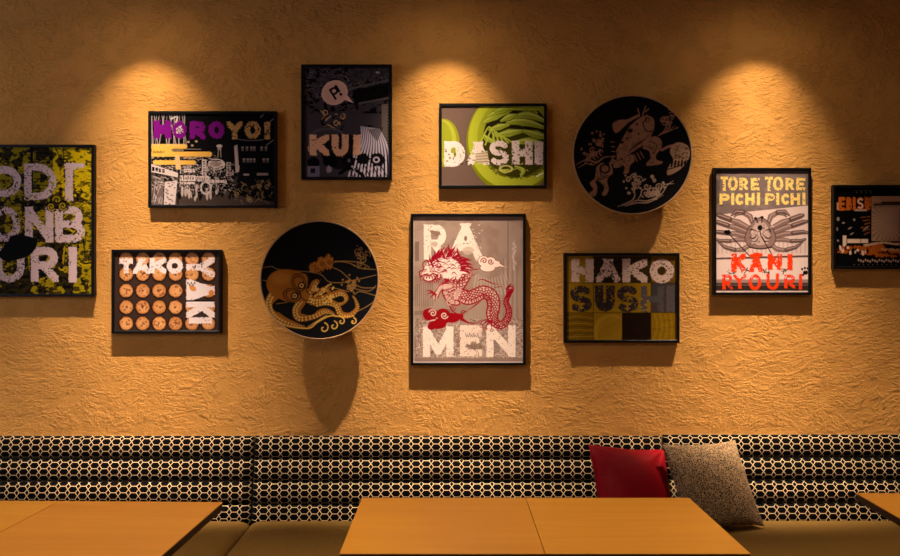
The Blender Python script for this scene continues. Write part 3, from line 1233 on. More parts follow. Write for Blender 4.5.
# ---- dark poster with a speech bubble
def art_kui(x0, y0, x1, y1):
    a = Art(x0, y0, x1, y1, (72, 66, 70))
    a.view(300, 62, 9.587)
    n = a.noise(24, 34, 3)
    yy = np.linspace(0, 1, a.h)[:, None]
    a.full(sstep(.45, .62, n) * (yy < .42), (20, 18, 20), .9)
    n = a.noise(10, 16, 2)
    a.full(sstep(.70, .78, n) * (yy < .3), (126, 118, 122), .8)
    for k in range(5):
        a.swirl((480 + 40 * (k % 3), 60 + 40 * k), 60, 8, (34, 31, 34), .6, 200)
    # hoarding boards behind
    a.poly([(470, 245), (850, 160), (850, 178), (470, 265)], (96, 90, 92), .9)
    a.poly([(500, 270), (850, 190), (850, 330), (520, 400)], (30, 27, 28), .95)
    a.poly([(560, 385), (850, 330), (850, 350), (560, 405)], (104, 97, 98), .9)
    a.poly([(480, 60), (850, 20), (850, 130), (480, 200)], (66, 62, 66), .6)
    a.rect(780, 400, 858, 1150, (120, 108, 96), .9)
    for k in range(24):
        a.rect(838, 410 + 30 * k, 850, 424 + 30 * k, (44, 40, 38))
    a.rect(725, 88, 760, 104, (170, 164, 166))
    # bubble
    a.line([(385, 120), (440, 140), (470, 175)], 9, (120, 110, 108), .9, curve=True)
    B = (238, 194, 172)
    a.ell((330, 290), 128, 116, B, 1, -30, rg=6)
    a.poly([(440, 300), (400, 350), (512, 390)], B)
    n = a.noise(12, 12, 2)
    a.ell((330, 290), 118, 106, (150, 108, 94), .25, -30, soft=12)
    a.glyph('P', 272, 262, 78, 118, 21, (26, 20, 22), rot=-32)
    a.glyph('!', 322, 226, 30, 118, 26, (26, 20, 22), rot=-32)
    # ornamental gilt blot
    a.view(300, 115, 8.294)
    for k in range(46):
        x, y = RNG.uniform(170, 385), RNG.uniform(-65, 120)
        if (x - 275) ** 2 / 110 ** 2 + (y - 30) ** 2 / 100 ** 2 > 1:
            continue
        a.line([(x, y), (x + RNG.uniform(-28, 28), y + RNG.uniform(-24, 24)), (x + RNG.uniform(-34, 34), y + RNG.uniform(-20, 32))],
               RNG.uniform(7, 15), (214, 170, 124) if k % 2 else (18, 15, 15), .95, curve=True, taper=(.3, .3))
    for c in ((210, -20), (300, 60), (350, 10)):
        a.swirl(c, 26, 9, (196, 150, 106), 1.2, RNG.uniform(0, 360))
        a.ell(c, 8, 10, (12, 10, 10))
    # grey dome shape and striped cloth
    a.ell((230, 200), 150, 90, (92, 84, 90), .9, ring=22)
    a.ell((350, 300), 180, 150, (34, 30, 33), .9)
    cl = [(500, 95), (580, 80), (650, 110), (700, 170), (735, 300), (740, 520), (430, 520), (380, 420), (470, 330)]
    a.poly(cl, (26, 23, 26))
    for k in range(12):
        t = k / 11
        a.line([(505 + 150 * t, 92 + 20 * t), (505 + 195 * t, 200), (450 + 285 * t, 330), (400 + 345 * t, 520)], 15, (226, 212, 222), .95, curve=True, taper=(.5, 1))
    a.poly([(560, 120), (690, 95), (640, 220)], (40, 34, 32), .6)
    # black lettering row, half hidden
    for c, rx, ry in (((110, 400), 50, 52), ((250, 370), 62, 58), ((400, 380), 50, 54), ((520, 360), 55, 50), ((640, 370), 62, 56)):
        a.ell(c, rx, ry, (12, 10, 13), .98, rg=18)
    a.ell((632, 368), 22, 20, (206, 192, 200), 1, ring=12)
    a.ell((405, 375), 12, 16, (110, 100, 106))
    a.rect(60, 420, 160, 520, (140, 128, 148), .8)
    a.rect(85, 440, 125, 480, (20, 17, 20), .9)
    a.ell((240, 445), 24, 30, (170, 158, 168), .8, rg=14)
    a.line([(330, 480), (420, 440), (560, 520)], 26, (14, 12, 14), curve=True)
    for k in range(9):
        a.line([(400 + 34 * k, 420), (440 + 36 * k, 520)], 10, (190, 178, 188) if k % 2 else (20, 17, 20), .8)
    O = (246, 190, 146)
    a.word('KUI', [(78, 160, 240, 332, 58), (262, 158, 402, 338, 56), (436, 162, 504, 326, 62)], 56, O, rough=16, erode=.04)
    for x, y in ((70, 300), (100, 330), (300, 340), (350, 345), (455, 350), (480, 330)):
        a.line([(x, y - 40), (x, y)], 12, O, .95, taper=(1, .3))
    return a


# ---- green beans in a bowl
def art_dashi(x0, y0, x1, y1):
    a = Art(x0, y0, x1, y1, (112, 90, 78))
    a.view(430, 95, 5.056)
    n = a.noise(160, 160, 2)
    a.full(n, (98, 78, 68), .5)
    # small cup at the left
    a.ell((68, 240), 82, 122, (140, 142, 36))
    a.ell((60, 230), 74, 108, (170, 174, 60), 1)
    a.ell((50, 225), 62, 96, (150, 156, 46), 1)
    # large bowl
    a.ell((420, 235), 236, 262, (120, 126, 28))
    a.ell((424, 225), 230, 252, (172, 178, 52))
    a.ell((430, 215), 190, 206, (150, 158, 44))
    a.ell((440, 225), 172, 190, (44, 40, 20))
    n = a.noise(30, 40, 3)
    a.ell((440, 300), 168, 120, (70, 66, 28), .8, rg=20)
    # bean pods
    r = random.Random(9)
    pods = [((270, 140), (330, 105), (410, 75), 40), ((290, 110), (370, 70), (450, 62), 36), ((330, 80), (420, 55), (540, 90), 40),
            ((390, 140), (470, 130), (580, 165), 50), ((400, 115), (500, 100), (600, 140), 40), ((330, 205), (400, 190), (480, 180), 40),
            ((440, 70), (520, 60), (600, 70), 40), ((470, 180), (540, 200), (600, 215), 44), ((300, 175), (350, 160), (400, 150), 34), ((420, 240), (500, 232), (590, 250), 40),
            ((360, 130), (400, 110), (440, 100), 34), ((270, 200), (290, 220), (330, 240), 30),
            ((430, 360), (470, 380), (460, 410), 26), ((350, 380), (380, 385), (400, 378), 24)]
    for p0, p1, p2, w in pods:
        a.line([p0, p1, p2], w + 7, (56, 62, 14), curve=True, taper=(.3, .3))
        a.line([p0, p1, p2], w, (150, 162, 50), curve=True, taper=(.3, .3))
        a.line([(p0[0], p0[1] - 6), (p1[0], p1[1] - 7), (p2[0], p2[1] - 6)], w * .3, (196, 204, 96), .8, curve=True, taper=(.2, .2))
    for k in range(5):
        a.line([(250 + 30 * k, 250), (300 + 16 * k, 160 + 12 * k), (330 + 22 * k, 240)], 8, (176, 186, 66), .9, curve=True)
    a.ell((385, 372), 30, 16, (190, 186, 100), 1, ring=7)
    for k in range(16):
        a.ell((r.uniform(330, 560), r.uniform(330, 440)), r.uniform(3, 9), 3, (178, 170, 80), .8, r.uniform(0, 180))
    a.line([(540, 410), (575, 392)], 7, (240, 236, 190))
    L = (232, 210, 198)
    a.word('DASHI', [(72, 232, 178, 360, 44), (190, 235, 300, 352, 36), (302, 230, 400, 354, 36), (415, 230, 520, 350, 38), (530, 234, 572, 350, 42)],
           38, L, rough=7, erode=.09, cell=2.2)
    a.poly([(72, 235), (120, 235), (120, 350), (80, 350)], L)
    for k in range(46):
        c = (r.uniform(75, 565), r.uniform(270, 350))
        a.ell(c, r.uniform(3, 8), r.uniform(3, 6), (60, 50, 40) if k % 3 else (120, 120, 40), .85)
    a.poly([(225, 300), (290, 280), (300, 345), (240, 345)], (206, 184, 150), .9)
    for k in range(4):
        a.line([(235, 296 + 14 * k), (295, 290 + 15 * k)], 5, (130, 108, 86), .8)
    a.ell((118, 278), 12, 16, (150, 150, 50), 1, 30)
    return a


# ---- big poster with a red dragon
def dragon(a):
    RD = (150, 14, 42)
    SK = (226, 196, 178)
    a.view(410, 240, 6.043)
    r = random.Random(21)

    def body(sp, half=True):
        p = smooth_path(sp, 9)
        a.line(p, 0, SK, .55)
        # outline, scales and belly bands follow the spine
        P = np.array(p)
        T = np.gradient(P[:, :2], axis=0)
        T /= np.linalg.norm(T, axis=1)[:, None] + 1e-9
        Nn = np.stack([-T[:, 1], T[:, 0]], 1)
        for s_ in (1, -1):
            e = P[:, :2] + Nn * (P[:, 2:3] / 2) * s_
            a.line([tuple(q) for q in e], 8.5, RD)
        e = P[:, :2] + Nn * (P[:, 2:3] * .18)
        a.line([tuple(q) for q in e], 5, RD)
        Ls = np.concatenate([[0], np.cumsum(np.linalg.norm(np.diff(P[:, :2], axis=0), axis=1))])
        pos, kk = 4.0, 0
        while pos < Ls[-1] - 4:
            x, y, w = [np.interp(pos, Ls, P[:, c]) for c in range(3)]
            nx, ny = [np.interp(pos, Ls, Nn[:, c]) for c in range(2)]
            tx, ty = ny, -nx
            # two or three rows of scale arcs
            rows = 3 if w > 44 else 2
            step = w * .68 / rows
            for q in range(rows):
                o0 = -w * .5 + step * q + (step * .5 if kk % 2 else 0)
                c0 = (x + nx * o0, y + ny * o0)
                c2 = (x + nx * (o0 + step), y + ny * (o0 + step))
                c1 = ((c0[0] + c2[0]) / 2 + tx * 9, (c0[1] + c2[1]) / 2 + ty * 9)
                a.line([c0, c1, c2], 6, RD, .95, curve=True)
            b0, b1 = w * .2, w * .48
            a.line([(x + nx * b0, y + ny * b0), (x + nx * (b0 + b1) / 2 + tx * 4, y + ny * (b0 + b1) / 2 + ty * 4), (x + nx * b1, y + ny * b1)], 6, RD, .9, curve=True)
            # dorsal spikes
            a.line([(x - nx * w * .5, y - ny * w * .5), (x - nx * (w * .5 + 14) - tx * 9, y - ny * (w * .5 + 14) - ty * 9)], 6, RD, .95, taper=(1, .1))
            pos += 13
            kk += 1
    # tail flame, hind part, trunk and chest
    body([(330, 200, 84), (290, 250, 104), (250, 300, 108), (270, 345, 96), (300, 345, 80)])
    body([(300, 330, 74), (350, 350, 78), (400, 335, 76), (445, 315, 74), (492, 340, 74), (506, 395, 72), (496, 450, 64), (515, 500, 46), (560, 512, 40),
          (592, 470, 34), (597, 420, 30), (582, 375, 26), (598, 330, 22), (618, 300, 14)])
    for k in range(9):
        x, y = 585 + r.uniform(-10, 30), 350 - k * 8
        a.line([(x, y), (x + r.uniform(5, 22), y - 20), (x + r.uniform(-6, 46), y - 50 + r.uniform(0, 60))], 9, RD, 1, curve=True, taper=(.8, .1))
    for k in range(6):
        y = 268 + 22 * k
        a.line([(195 + 5 * k, y - 12), (230, y + 10), (272 - 3 * k, y - 4)], 5, RD, .95, curve=True)
        a.line([(197 + 5 * k, y - 8), (232, y + 14), (270 - 3 * k, y)], 6, SK, .6, curve=True)
    # foreleg and claws
    a.line([(240, 275, 34), (180, 285, 28), (165, 320, 22), (150, 350, 18)], 20, SK, .6, curve=True)
    a.line([(240, 262), (185, 268), (150, 318)], 6, RD, 1, curve=True)
    a.line([(225, 300), (188, 310), (168, 350)], 6, RD, 1, curve=True)
    for q in ((92, 308), (98, 330), (118, 358), (150, 376)):
        a.line([(158, 330), ((158 + q[0]) / 2, (330 + q[1]) / 2 - 12), q], 9, RD, 1, curve=True, taper=(.9, .15))
    # hind paw
    for q in ((425, 495), (432, 520), (455, 538), (495, 545), (540, 540)):
        a.line([(490, 490), ((490 + q[0]) / 2, (490 + q[1]) / 2 - 10), q], 9, RD, 1, curve=True, taper=(.9, .2))
        a.ell(q, 9, 8, RD, 1, ring=4)
    a.line([(410, 245), (440, 238), (500, 262), (560, 270)], 8, RD, 1, curve=True, taper=(.3, .1))
    a.line([(500, 292), (540, 282), (562, 284)], 6, RD, 1, curve=True, taper=(.3, .1))
    a.line([(340, 430), (300, 450), (260, 430), (240, 400)], 7, RD, 1, curve=True)
    a.swirl((258, 412), 18, 5, RD, 1.2, 0)
    a.swirl((322, 436), 16, 5, RD, 1.2, 90)
    a.line([(340, 432), (400, 390), (430, 370)], 8, RD, 1, curve=True, taper=(.3, .2))
    # head
    a.poly(smooth_path([(70, 215), (90, 165), (130, 110), (180, 100), (260, 90), (330, 130), (345, 190), (290, 235), (200, 230), (150, 232), (110, 250), (70, 215)]), (244, 222, 206), .9)
    for k in range(64):                       # mane sweeping back
        t = r.uniform(0, 1)
        an = R(200 + 190 * t)
        bx, by = 215 + 95 * math.cos(an), 165 + 62 * math.sin(an)
        ln = r.uniform(28, 66)
        dirx, diry = math.cos(an) * .6 + .75, math.sin(an) * .8 + (-.35 if t < .5 else .25)
        a.line([(bx, by), (bx + dirx * ln * .5 + r.uniform(-6, 6), by + diry * ln * .5 - 8), (bx + dirx * ln, by + diry * ln)], r.uniform(7, 12), RD, 1, curve=True, taper=(.7, .08))
    for k in range(34):
        x, y = r.uniform(150, 340), r.uniform(105, 225)
        a.line([(x, y), (x + r.uniform(10, 26), y - r.uniform(2, 16)), (x + r.uniform(26, 50), y + r.uniform(-6, 14))], r.uniform(5, 8), RD, .95, curve=True, taper=(.3, .1))
    for q in ((150, 62), (190, 40), (232, 22), (285, 40), (120, 90)):      # horns and crest
        a.line([(q[0] + 20, q[1] + 70), (q[0] + 2, q[1] + 30), q], 12, RD, 1, curve=True, taper=(1, .1))
    a.line([(60, 218), (58, 190), (82, 180), (78, 142), (104, 124), (118, 150), (150, 140)], 7, RD, 1, curve=True)
    a.line([(62, 224), (92, 208), (118, 214), (140, 204), (170, 216)], 9, RD, 1, curve=True)
    a.line([(78, 240), (110, 248), (150, 240), (196, 222)], 6, RD, 1, curve=True)
    for k in range(5):
        a.line([(78 + 17 * k, 214), (84 + 17 * k, 234), (90 + 17 * k, 213)], 5, RD)
    for k in range(20):
        x, y = r.uniform(70, 200), r.uniform(120, 215)
        a.line([(x, y), (x + r.uniform(6, 18), y + r.uniform(-12, 6)), (x + r.uniform(14, 36), y + r.uniform(-10, 12))], r.uniform(4, 7), RD, .95, curve=True, taper=(.4, .2))
    for k in range(26):
        x, y = r.uniform(120, 330), r.uniform(205, 245)
        a.line([(x, y), (x + r.uniform(-18, 8), y + 14), (x + r.uniform(-34, 4), y + r.uniform(18, 40))], r.uniform(5, 9), RD, .95, curve=True, taper=(.8, .1))
    for k in range(11):
        x = 66 + 12 * k
        a.line([(x, 232 + min(k, 5) * 4), (x - 6, 262 + r.uniform(-6, 10))], 5, RD, 1, taper=(1, .1))
    a.ell((170, 152), 15, 9, (240, 220, 206), 1, -12)
    a.ell((170, 152), 15, 9, RD, 1, -12, ring=4.5)
    a.ell((167, 153), 5, 5, RD)
    a.line([(140, 140), (170, 128), (205, 138)], 10, RD, 1, curve=True, taper=(.2, .3))
    for k in range(4):
        a.line([(118 + 9 * k, 165), (126 + 9 * k, 190)], 4, RD)
    a.ell((84, 186), 9, 7, RD, 1, ring=4)
    a.line([(345, 180), (400, 178), (440, 168)], 6, RD, 1, curve=True, taper=(.5, .1))
    a.line([(350, 200), (372, 216), (420, 190)], 6, RD, .9, curve=True, taper=(.5, .1))
    # pale cloud
    CL = (244, 222, 204)
    for c, rx, ry in (((445, 128), 32, 30), ((488, 132), 30, 28), ((470, 168), 44, 22), ((520, 145), 26, 20)):
        a.ell(c, rx + 4, ry + 4, (140, 60, 60), .8)
    for c, rx, ry in (((445, 128), 32, 30), ((488, 132), 30, 28), ((470, 168), 44, 22), ((520, 145), 26, 20)):
        a.ell(c, rx, ry, CL)
    a.line([(520, 142, 26), (560, 156, 10), (600, 162, 5)], 10, CL, curve=True)
    a.line([(545, 140), (570, 156), (600, 162)], 5, (140, 50, 60), .9, curve=True)
    a.swirl((448, 126), 20, 6, RD, 1.3, 160)
    a.swirl((488, 130), 18, 6, RD, 1.3, 20)
    # solid red cloud
    RC = (146, 10, 34)
    for c, rx, ry in (((122, 450), 44, 38), ((105, 440), 26, 24), ((200, 448), 42, 34), ((250, 470), 52, 30), ((165, 512), 54, 26), ((130, 525), 24, 18), ((290, 462), 34, 18)):
        a.ell(c, rx, ry, RC)
    a.line([(290, 460, 28), (330, 488, 16), (362, 502, 8), (410, 502, 4)], 10, RC, curve=True)
    a.line([(96, 494), (140, 484), (166, 486)], 7, SK, .9, curve=True, taper=(.2, .2))
    a.ell((190, 492), 40, 22, RC)
    a.swirl((138, 442), 24, 6, SK, 1.4, 200, alpha=.95)
    a.swirl((208, 455), 22, 6, SK, 1.4, 20, alpha=.95)


def art_ramen(x0, y0, x1, y1):
    a = Art(x0, y0, x1, y1, (164, 140, 124))
    L = (244, 222, 204)
    a.view(410, 212, 7.759)
    n = a.noise(120, 90, 3)
    a.full(sstep(.4, .7, n), (146, 120, 104), .7)
    a.poly([(22, 48), (120, 48), (120, 420), (22, 420)], (186, 160, 142), .4)
    for k in range(5):
        a.line([(30, 160 + 18 * k), (120, 140 + 14 * k)], 7, (190, 166, 150), .6)
    a.rect(40, 230, 70, 380, (112, 90, 80), .7)
    a.rect(755, 48, 768, 900, (120, 96, 84), .5)
    for k in range(18):
        a.ell((808 + RNG.uniform(-12, 12), 240 + 12 * k), 7, 12, (206, 184, 170), .7, rg=8)
    a.view(410, 240, 6.043)
    for k in range(9):
        a.rect(28 + 13 * k, 270 - 4 * k, 34 + 13 * k, 400, (110, 88, 78), .55)
    a.poly([(20, 430), (250, 415), (260, 440), (20, 455)], (120, 98, 88), .6)
    for k in range(12):
        a.line([(400 + 16 * k, 240 - 6 * abs(k - 5)), (380 + 22 * k, 330)], 6, (210, 190, 174), .45)
    for k in range(7):
        a.rect(560 + 14 * k, 110 + 8 * k, 568 + 14 * k, 520, (186, 160, 144) if k % 2 else (124, 100, 88), .4)
    # speckled lower ground
    a.view(410, 310, 7.759)
    n = a.noise(10, 12, 3)
    yy = np.linspace(0, 1, a.h)[:, None]
    a.full(sstep(.52, .60, n) * (yy > .70) * (yy < .97), (208, 180, 160), .8)
    n = a.noise(9, 14, 3)
    a.full(sstep(.60, .66, n) * (yy > .70) * (yy < .97), (112, 84, 72), .8)
    a.rect(25, 372, 880, 412, (142, 112, 98), .7)
    n = a.noise(8, 70, 2)
    # RA
    a.view(410, 212, 7.759)
    a.glyph('R', 108, 98, 176, 270, 56, L, rough=8, erode=.04)
    a.glyph('A', 300, 88, 262, 290, 58, L, rough=10, erode=.04)
    a.poly([(430, 110), (500, 240), (370, 240)], L)
    a.ell((432, 205), 12, 20, (140, 114, 98))
    a.poly([(150, 140), (230, 150), (240, 175), (205, 190), (160, 160)], (142, 116, 100))
    a.ell((452, 298), 44, 32, (200, 174, 154), .8, rg=10)
    for k in range(34):
        a.ell((RNG.uniform(470, 560), RNG.uniform(60, 300)), RNG.uniform(3, 9), RNG.uniform(3, 6), (150, 124, 108) if k % 2 else (224, 200, 184), .8)
    a.ell((190, 250), 26, 20, (190, 160, 140), .8, rg=10)
    # MEN
    a.view(410, 310, 7.759)
    a.glyph('M', 100, 128, 238, 234, 56, L, rough=7, erode=.03)
    a.glyph('E', 388, 118, 170, 242, 56, (238, 212, 192), rough=9, erode=.10)
    a.glyph('N', 592, 118, 228, 246, 58, L, rough=7, erode=.04)
    a.poly([(430, 165), (540, 150), (560, 205), (430, 240)], (236, 208, 188), .8)
    a.ell((500, 280), 62, 30, (130, 102, 88), .8, rg=26)
    for k in range(7):
        a.line([(430 + 16 * k, 180 + (k % 2) * 14), (440 + 15 * k, 208)], 6, (70, 44, 36), .8)
    for k in range(70):
        a.ell((RNG.uniform(100, 830), RNG.uniform(130, 365)), RNG.uniform(2, 5), RNG.uniform(2, 4), (150, 118, 102), .8)
    dragon(a)
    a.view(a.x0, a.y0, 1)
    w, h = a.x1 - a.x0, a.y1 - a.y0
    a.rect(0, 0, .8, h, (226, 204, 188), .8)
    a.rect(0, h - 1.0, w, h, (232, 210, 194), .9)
    return a


# ---- boxes of sushi
def art_hako(x0, y0, x1, y1):
    a = Art(x0, y0, x1, y1, (136, 104, 30))
    a.view(555, 245, 5.296)
    xs, ys = (62, 205, 357, 510, 645), (60, 200, 358, 512)
    tone = [[(148, 116, 34), (52, 44, 30), (60, 48, 30), (112, 82, 30)],
            [(150, 116, 32), (150, 116, 32), (146, 112, 32), (70, 62, 60)],
            [(116, 88, 28), (150, 114, 34), (42, 33, 20), (138, 104, 30)]]
    for j in range(3):
        for i in range(4):
            a.rect(xs[i], ys[j], xs[i + 1], ys[j + 1], tone[j][i])
            for k in range(14):
                x, y = RNG.uniform(xs[i] + 4, xs[i + 1] - 30), RNG.uniform(ys[j] + 5, ys[j + 1] - 6)
                c = tuple(v * RNG.uniform(.72, 1.22) for v in tone[j][i])
                a.line([(x, y), (x + 14, y - 4 + RNG.uniform(-6, 6)), (min(x + 40, xs[i + 1]), y + RNG.uniform(-8, 8))], RNG.uniform(3, 9), c, .7, curve=True)
    # rolled slice, wood grain
    keep = a.img.copy()
    a.ell((300, 455), 96, 90, (172, 134, 46), .8)
    a.ell((305, 460), 80, 76, (156, 120, 38), .9)
    cut = int((357 / 5.296 + 555 - x0) * a.S)
    a.img[:, cut:] = keep[:, cut:]
    for k in range(10):
        a.line([(222 + 12 * k, 500 - 4 * k), (250 + 11 * k, 440 - 6 * k)], 4, (128, 96, 30), .6)
    for k in range(7):
        a.line([(64, 385 + 17 * k), (120, 378 + 18 * k), (202, 388 + 16 * k)], 5, (70, 52, 20) if k % 2 else (156, 122, 44), .7, curve=True)
    for k in range(9):
        a.line([(515 + 14 * k, 365), (530 + 13 * k, 430), (505 + 16 * k, 508)], 4, (160, 124, 42) if k % 2 else (106, 80, 26), .6, curve=True)
    for x in xs[1:-1]:
        a.rect(x - 2, 60, x + 2, 512, (40, 30, 14), .7)
    for y in ys[1:-1]:
        a.rect(62, y - 2, 645, y + 2, (40, 30, 14), .6)
    L = (216, 184, 166)
    kw = dict(rough=8, cell=2.4)
    a.word('HAKO', [(88, 74, 206, 196, 42), (220, 74, 345, 198, 38), (358, 74, 490, 198, 42), (503, 74, 632, 202, 40)], 40, L, erode=.09, **kw)
    for k in range(40):
        a.ell((RNG.uniform(225, 350), RNG.uniform(130, 196)), RNG.uniform(3, 7), RNG.uniform(3, 6), (40, 34, 28), .9)
    for k in range(22):
        a.ell((RNG.uniform(560, 632), RNG.uniform(80, 195)), RNG.uniform(3, 6), RNG.uniform(2, 5), (80, 64, 40), .9)
    a.ell((565, 136), 20, 20, (66, 50, 30))
    D = (54, 48, 48)
    a.word('SUS', [(82, 216, 196, 356, 44), (212, 214, 318, 354, 46), (330, 216, 444, 356, 44)], 44, D, erode=.10, rough=8)
    a.glyph('H', 456, 218, 122, 138, 34, (84, 78, 76), rough=12, erode=.06)
    a.glyph('I', 588, 214, 50, 140, 46, (88, 80, 78), rough=10, erode=.05)
    for k in range(12):
        a.ell((RNG.uniform(458, 500), RNG.uniform(285, 350)), RNG.uniform(4, 8), 4, (160, 126, 48), .9)
    for c in ((140, 332), (385, 336)):
        a.rect(c[0] - 14, c[1] - 4, c[0] + 14, c[1] + 4, (156, 122, 42))
        a.rect(c[0] - 4, c[1] - 12, c[0] + 4, c[1] + 12, (156, 122, 42))
    a.rect(62, 506, 645, 514, (180, 150, 90), .8)
    return a


# ---- crab poster
def art_kani(x0, y0, x1, y1):
    a = Art(x0, y0, x1, y1, (216, 190, 178))
    a.view(713, 195, 5.505)
    a.poly([(-20, -200), (560, -200), (560, 55), (20, 110), (-20, 120)], (118, 100, 94))
    a.poly([(-20, -200), (60, -200), (40, -50), (60, 60), (-20, 80)], (86, 70, 66), .6)
    n = a.noise(40, 60, 3)
    yy = np.linspace(0, 1, a.h)[:, None]
    a.full(sstep(.5, .7, n) * (yy < .35), (142, 122, 114), .5)
    a.poly([(20, 110), (560, 55), (560, 330), (20, 330)], (212, 186, 174))
    for k in range(22):
        a.rect(26 + 24 * k, 235 + (k % 2) * 6, 36 + 24 * k, 320, (176, 148, 138), .6)
    a.poly([(20, 345), (560, 330), (560, 342), (20, 360)], (92, 72, 66))
    a.poly([(20, 356), (560, 342), (560, 470), (20, 480)], (220, 194, 182))
    a.rect(20, 465, 560, 482, (150, 124, 116))
    a.rect(20, 482, 560, 496, (78, 64, 60))
    a.rect(20, 496, 560, 528, (58, 46, 42))
    a.rect(20, 527, 560, 536, (200, 174, 160))
    C1, C2, C3 = (126, 100, 92), (96, 74, 68), (176, 146, 136)
    EDG = (70, 52, 48)
    for sx in (1, -1):
        def X(x):
            return 265 + sx * (x - 265)

        def limb(pts, ws, c=C1):
            q = [(X(p[0]), p[1], w) for p, w in zip(pts, ws)]
            a.line([(u, v, w + 6) for u, v, w in q], 0, EDG, .85)
            a.line(q, 0, c)
            a.line([(u, v - w * .2, w * .3) for u, v, w in q], 0, C3, .75)
        # raised claw arm, arching over the legs
        limb([(308, 158), (322, 118), (362, 96)], (18, 24, 20))
        limb([(362, 96), (398, 92), (424, 112)], (24, 20, 5), C2)
        limb([(372, 104), (396, 108), (408, 120)], (9, 8, 3), C2)
        # walking legs: a stout upper joint, a narrower outer one
        limb([(330, 182), (388, 152), (430, 138)], (24, 32, 22))
        limb([(436, 134), (486, 116), (498, 112)], (26, 24, 16), C2)
        limb([(338, 204), (400, 180), (440, 172)], (22, 28, 20))
        limb([(446, 168), (500, 150), (520, 146)], (24, 22, 14), C2)
        limb([(342, 228), (400, 214), (440, 212)], (20, 26, 18))
        limb([(446, 210), (500, 204), (524, 208)], (22, 20, 12), C2)
        limb([(336, 248), (392, 246), (432, 254)], (16, 20, 14))
        limb([(438, 254), (488, 252), (512, 244)], (18, 14, 8), C2)
        limb([(318, 272), (360, 300), (404, 304)], (18, 22, 16))
        limb([(410, 302), (460, 288), (498, 258)], (20, 16, 4), C2)
    # carapace: broad below, narrowing to the eyes
    sh = smooth_path([(265, 122), (300, 140), (330, 180), (350, 235), (335, 275), (300, 292), (265, 296), (230, 292), (195, 275), (180, 235), (200, 180), (230, 140), (265, 122)])
    a.poly(sh, (134, 108, 100))
    a.line(sh, 5, EDG, .9)
    a.poly(smooth_path([(265, 142), (295, 160), (315, 205), (305, 258), (265, 276), (225, 258), (215, 205), (235, 160), (265, 142)]), (182, 154, 144))
    for k in range(46):
        a.ell((RNG.uniform(200, 330), RNG.uniform(150, 282)), RNG.uniform(3, 9), RNG.uniform(2, 6), (104, 80, 74) if k % 2 else (206, 180, 168), .7, rg=4)
    for s_ in (1, -1):
        a.line([(265 + s_ * 20, 200), (265 + s_ * 48, 190), (265 + s_ * 60, 212)], 8, (34, 24, 22), curve=True, taper=(.3, .2))
        a.line([(265 + s_ * 12, 215), (265 + s_ * 38, 238), (265 + s_ * 62, 232)], 8, (34, 24, 22), curve=True, taper=(.3, .2))
        a.line([(265 + s_ * 10, 228), (265 + s_ * 24, 254), (265 + s_ * 48, 258)], 7, (34, 24, 22), curve=True, taper=(.3, .2))
        a.ell((256 + s_ * 18, 126 - s_ * 3), 9, 8, (26, 18, 18))
        a.line([(262 + s_ * 10, 152), (258 + s_ * 17, 128)], 6, (60, 44, 40))
    a.ell((262, 180), 13, 15, (26, 18, 18), rg=4)
    a.line([(262, 190), (268, 225), (330, 330)], 5, (50, 36, 34))
    a.line([(205, 288), (265, 297), (325, 288)], 7, (50, 36, 32), curve=True)
    a.ell((84, 206), 18, 14, (24, 18, 18), rg=6)
    a.line([(92, 214), (205, 335)], 6, (40, 28, 26))
    # black brush characters between the red words
    K = (34, 24, 22)
    for c in (105, 185, 290, 405):
        for k in range(6):
            a.line([(c + RNG.uniform(-26, 26), 400 + RNG.uniform(0, 38)), (c + RNG.uniform(-26, 26), 400 + RNG.uniform(0, 38))], 6, K, .95, taper=(1, .3))
    a.ell((515, 428), 14, 13, K, rg=8)
    for q in ((495, 408), (510, 402), (525, 404), (500, 440)):
        a.ell(q, 6, 7, K)
    RD = (228, 62, 26)
    a.word('KANI', [(104, 322, 186, 424, 32), (205, 318, 278, 425, 26), (305, 324, 385, 412, 28), (412, 324, 444, 414, 29)], 28, RD, rough=8, erode=.08, cell=2.2)
    a.line([(215, 335), (268, 330)], 20, RD)
    a.word('RYOURI', [(55, 438, 112, 520), (116, 438, 188, 516), (200, 436, 270, 524), (298, 432, 368, 522), (396, 438, 456, 514), (476, 434, 496, 520)], 18, RD, rough=6, erode=.08, cell=2.2)
    # yellow top lines
    Yl = (240, 204, 112)
    a.view(712, 166, 9.0)
    r1 = [(84, 96, 150, 224), (150, 96, 240, 222), (254, 108, 330, 216), (356, 108, 434, 218)]
    r2 = [(484, 96, 556, 224), (556, 96, 648, 222), (668, 108, 744, 216), (764, 106, 846, 218)]
    a.word('TORE', r1, 26, Yl, rough=7, erode=.14, cell=2.2)
    a.word('TORE', r2, 26, Yl, rough=7, erode=.14, cell=2.2)
    r3 = [(74, 246, 166, 346), (178, 242, 208, 350), (218, 248, 290, 350), (306, 244, 390, 350), (410, 240, 440, 352)]
    r4 = [(484, 246, 572, 346), (584, 242, 612, 350), (630, 248, 704, 348), (714, 244, 800, 350), (820, 240, 848, 350)]
    a.word('PICHI', r3, 27, Yl, rough=6, erode=.10, cell=2.2)
    a.word('PICHI', r4, 27, Yl, rough=6, erode=.10, cell=2.2)
    return a


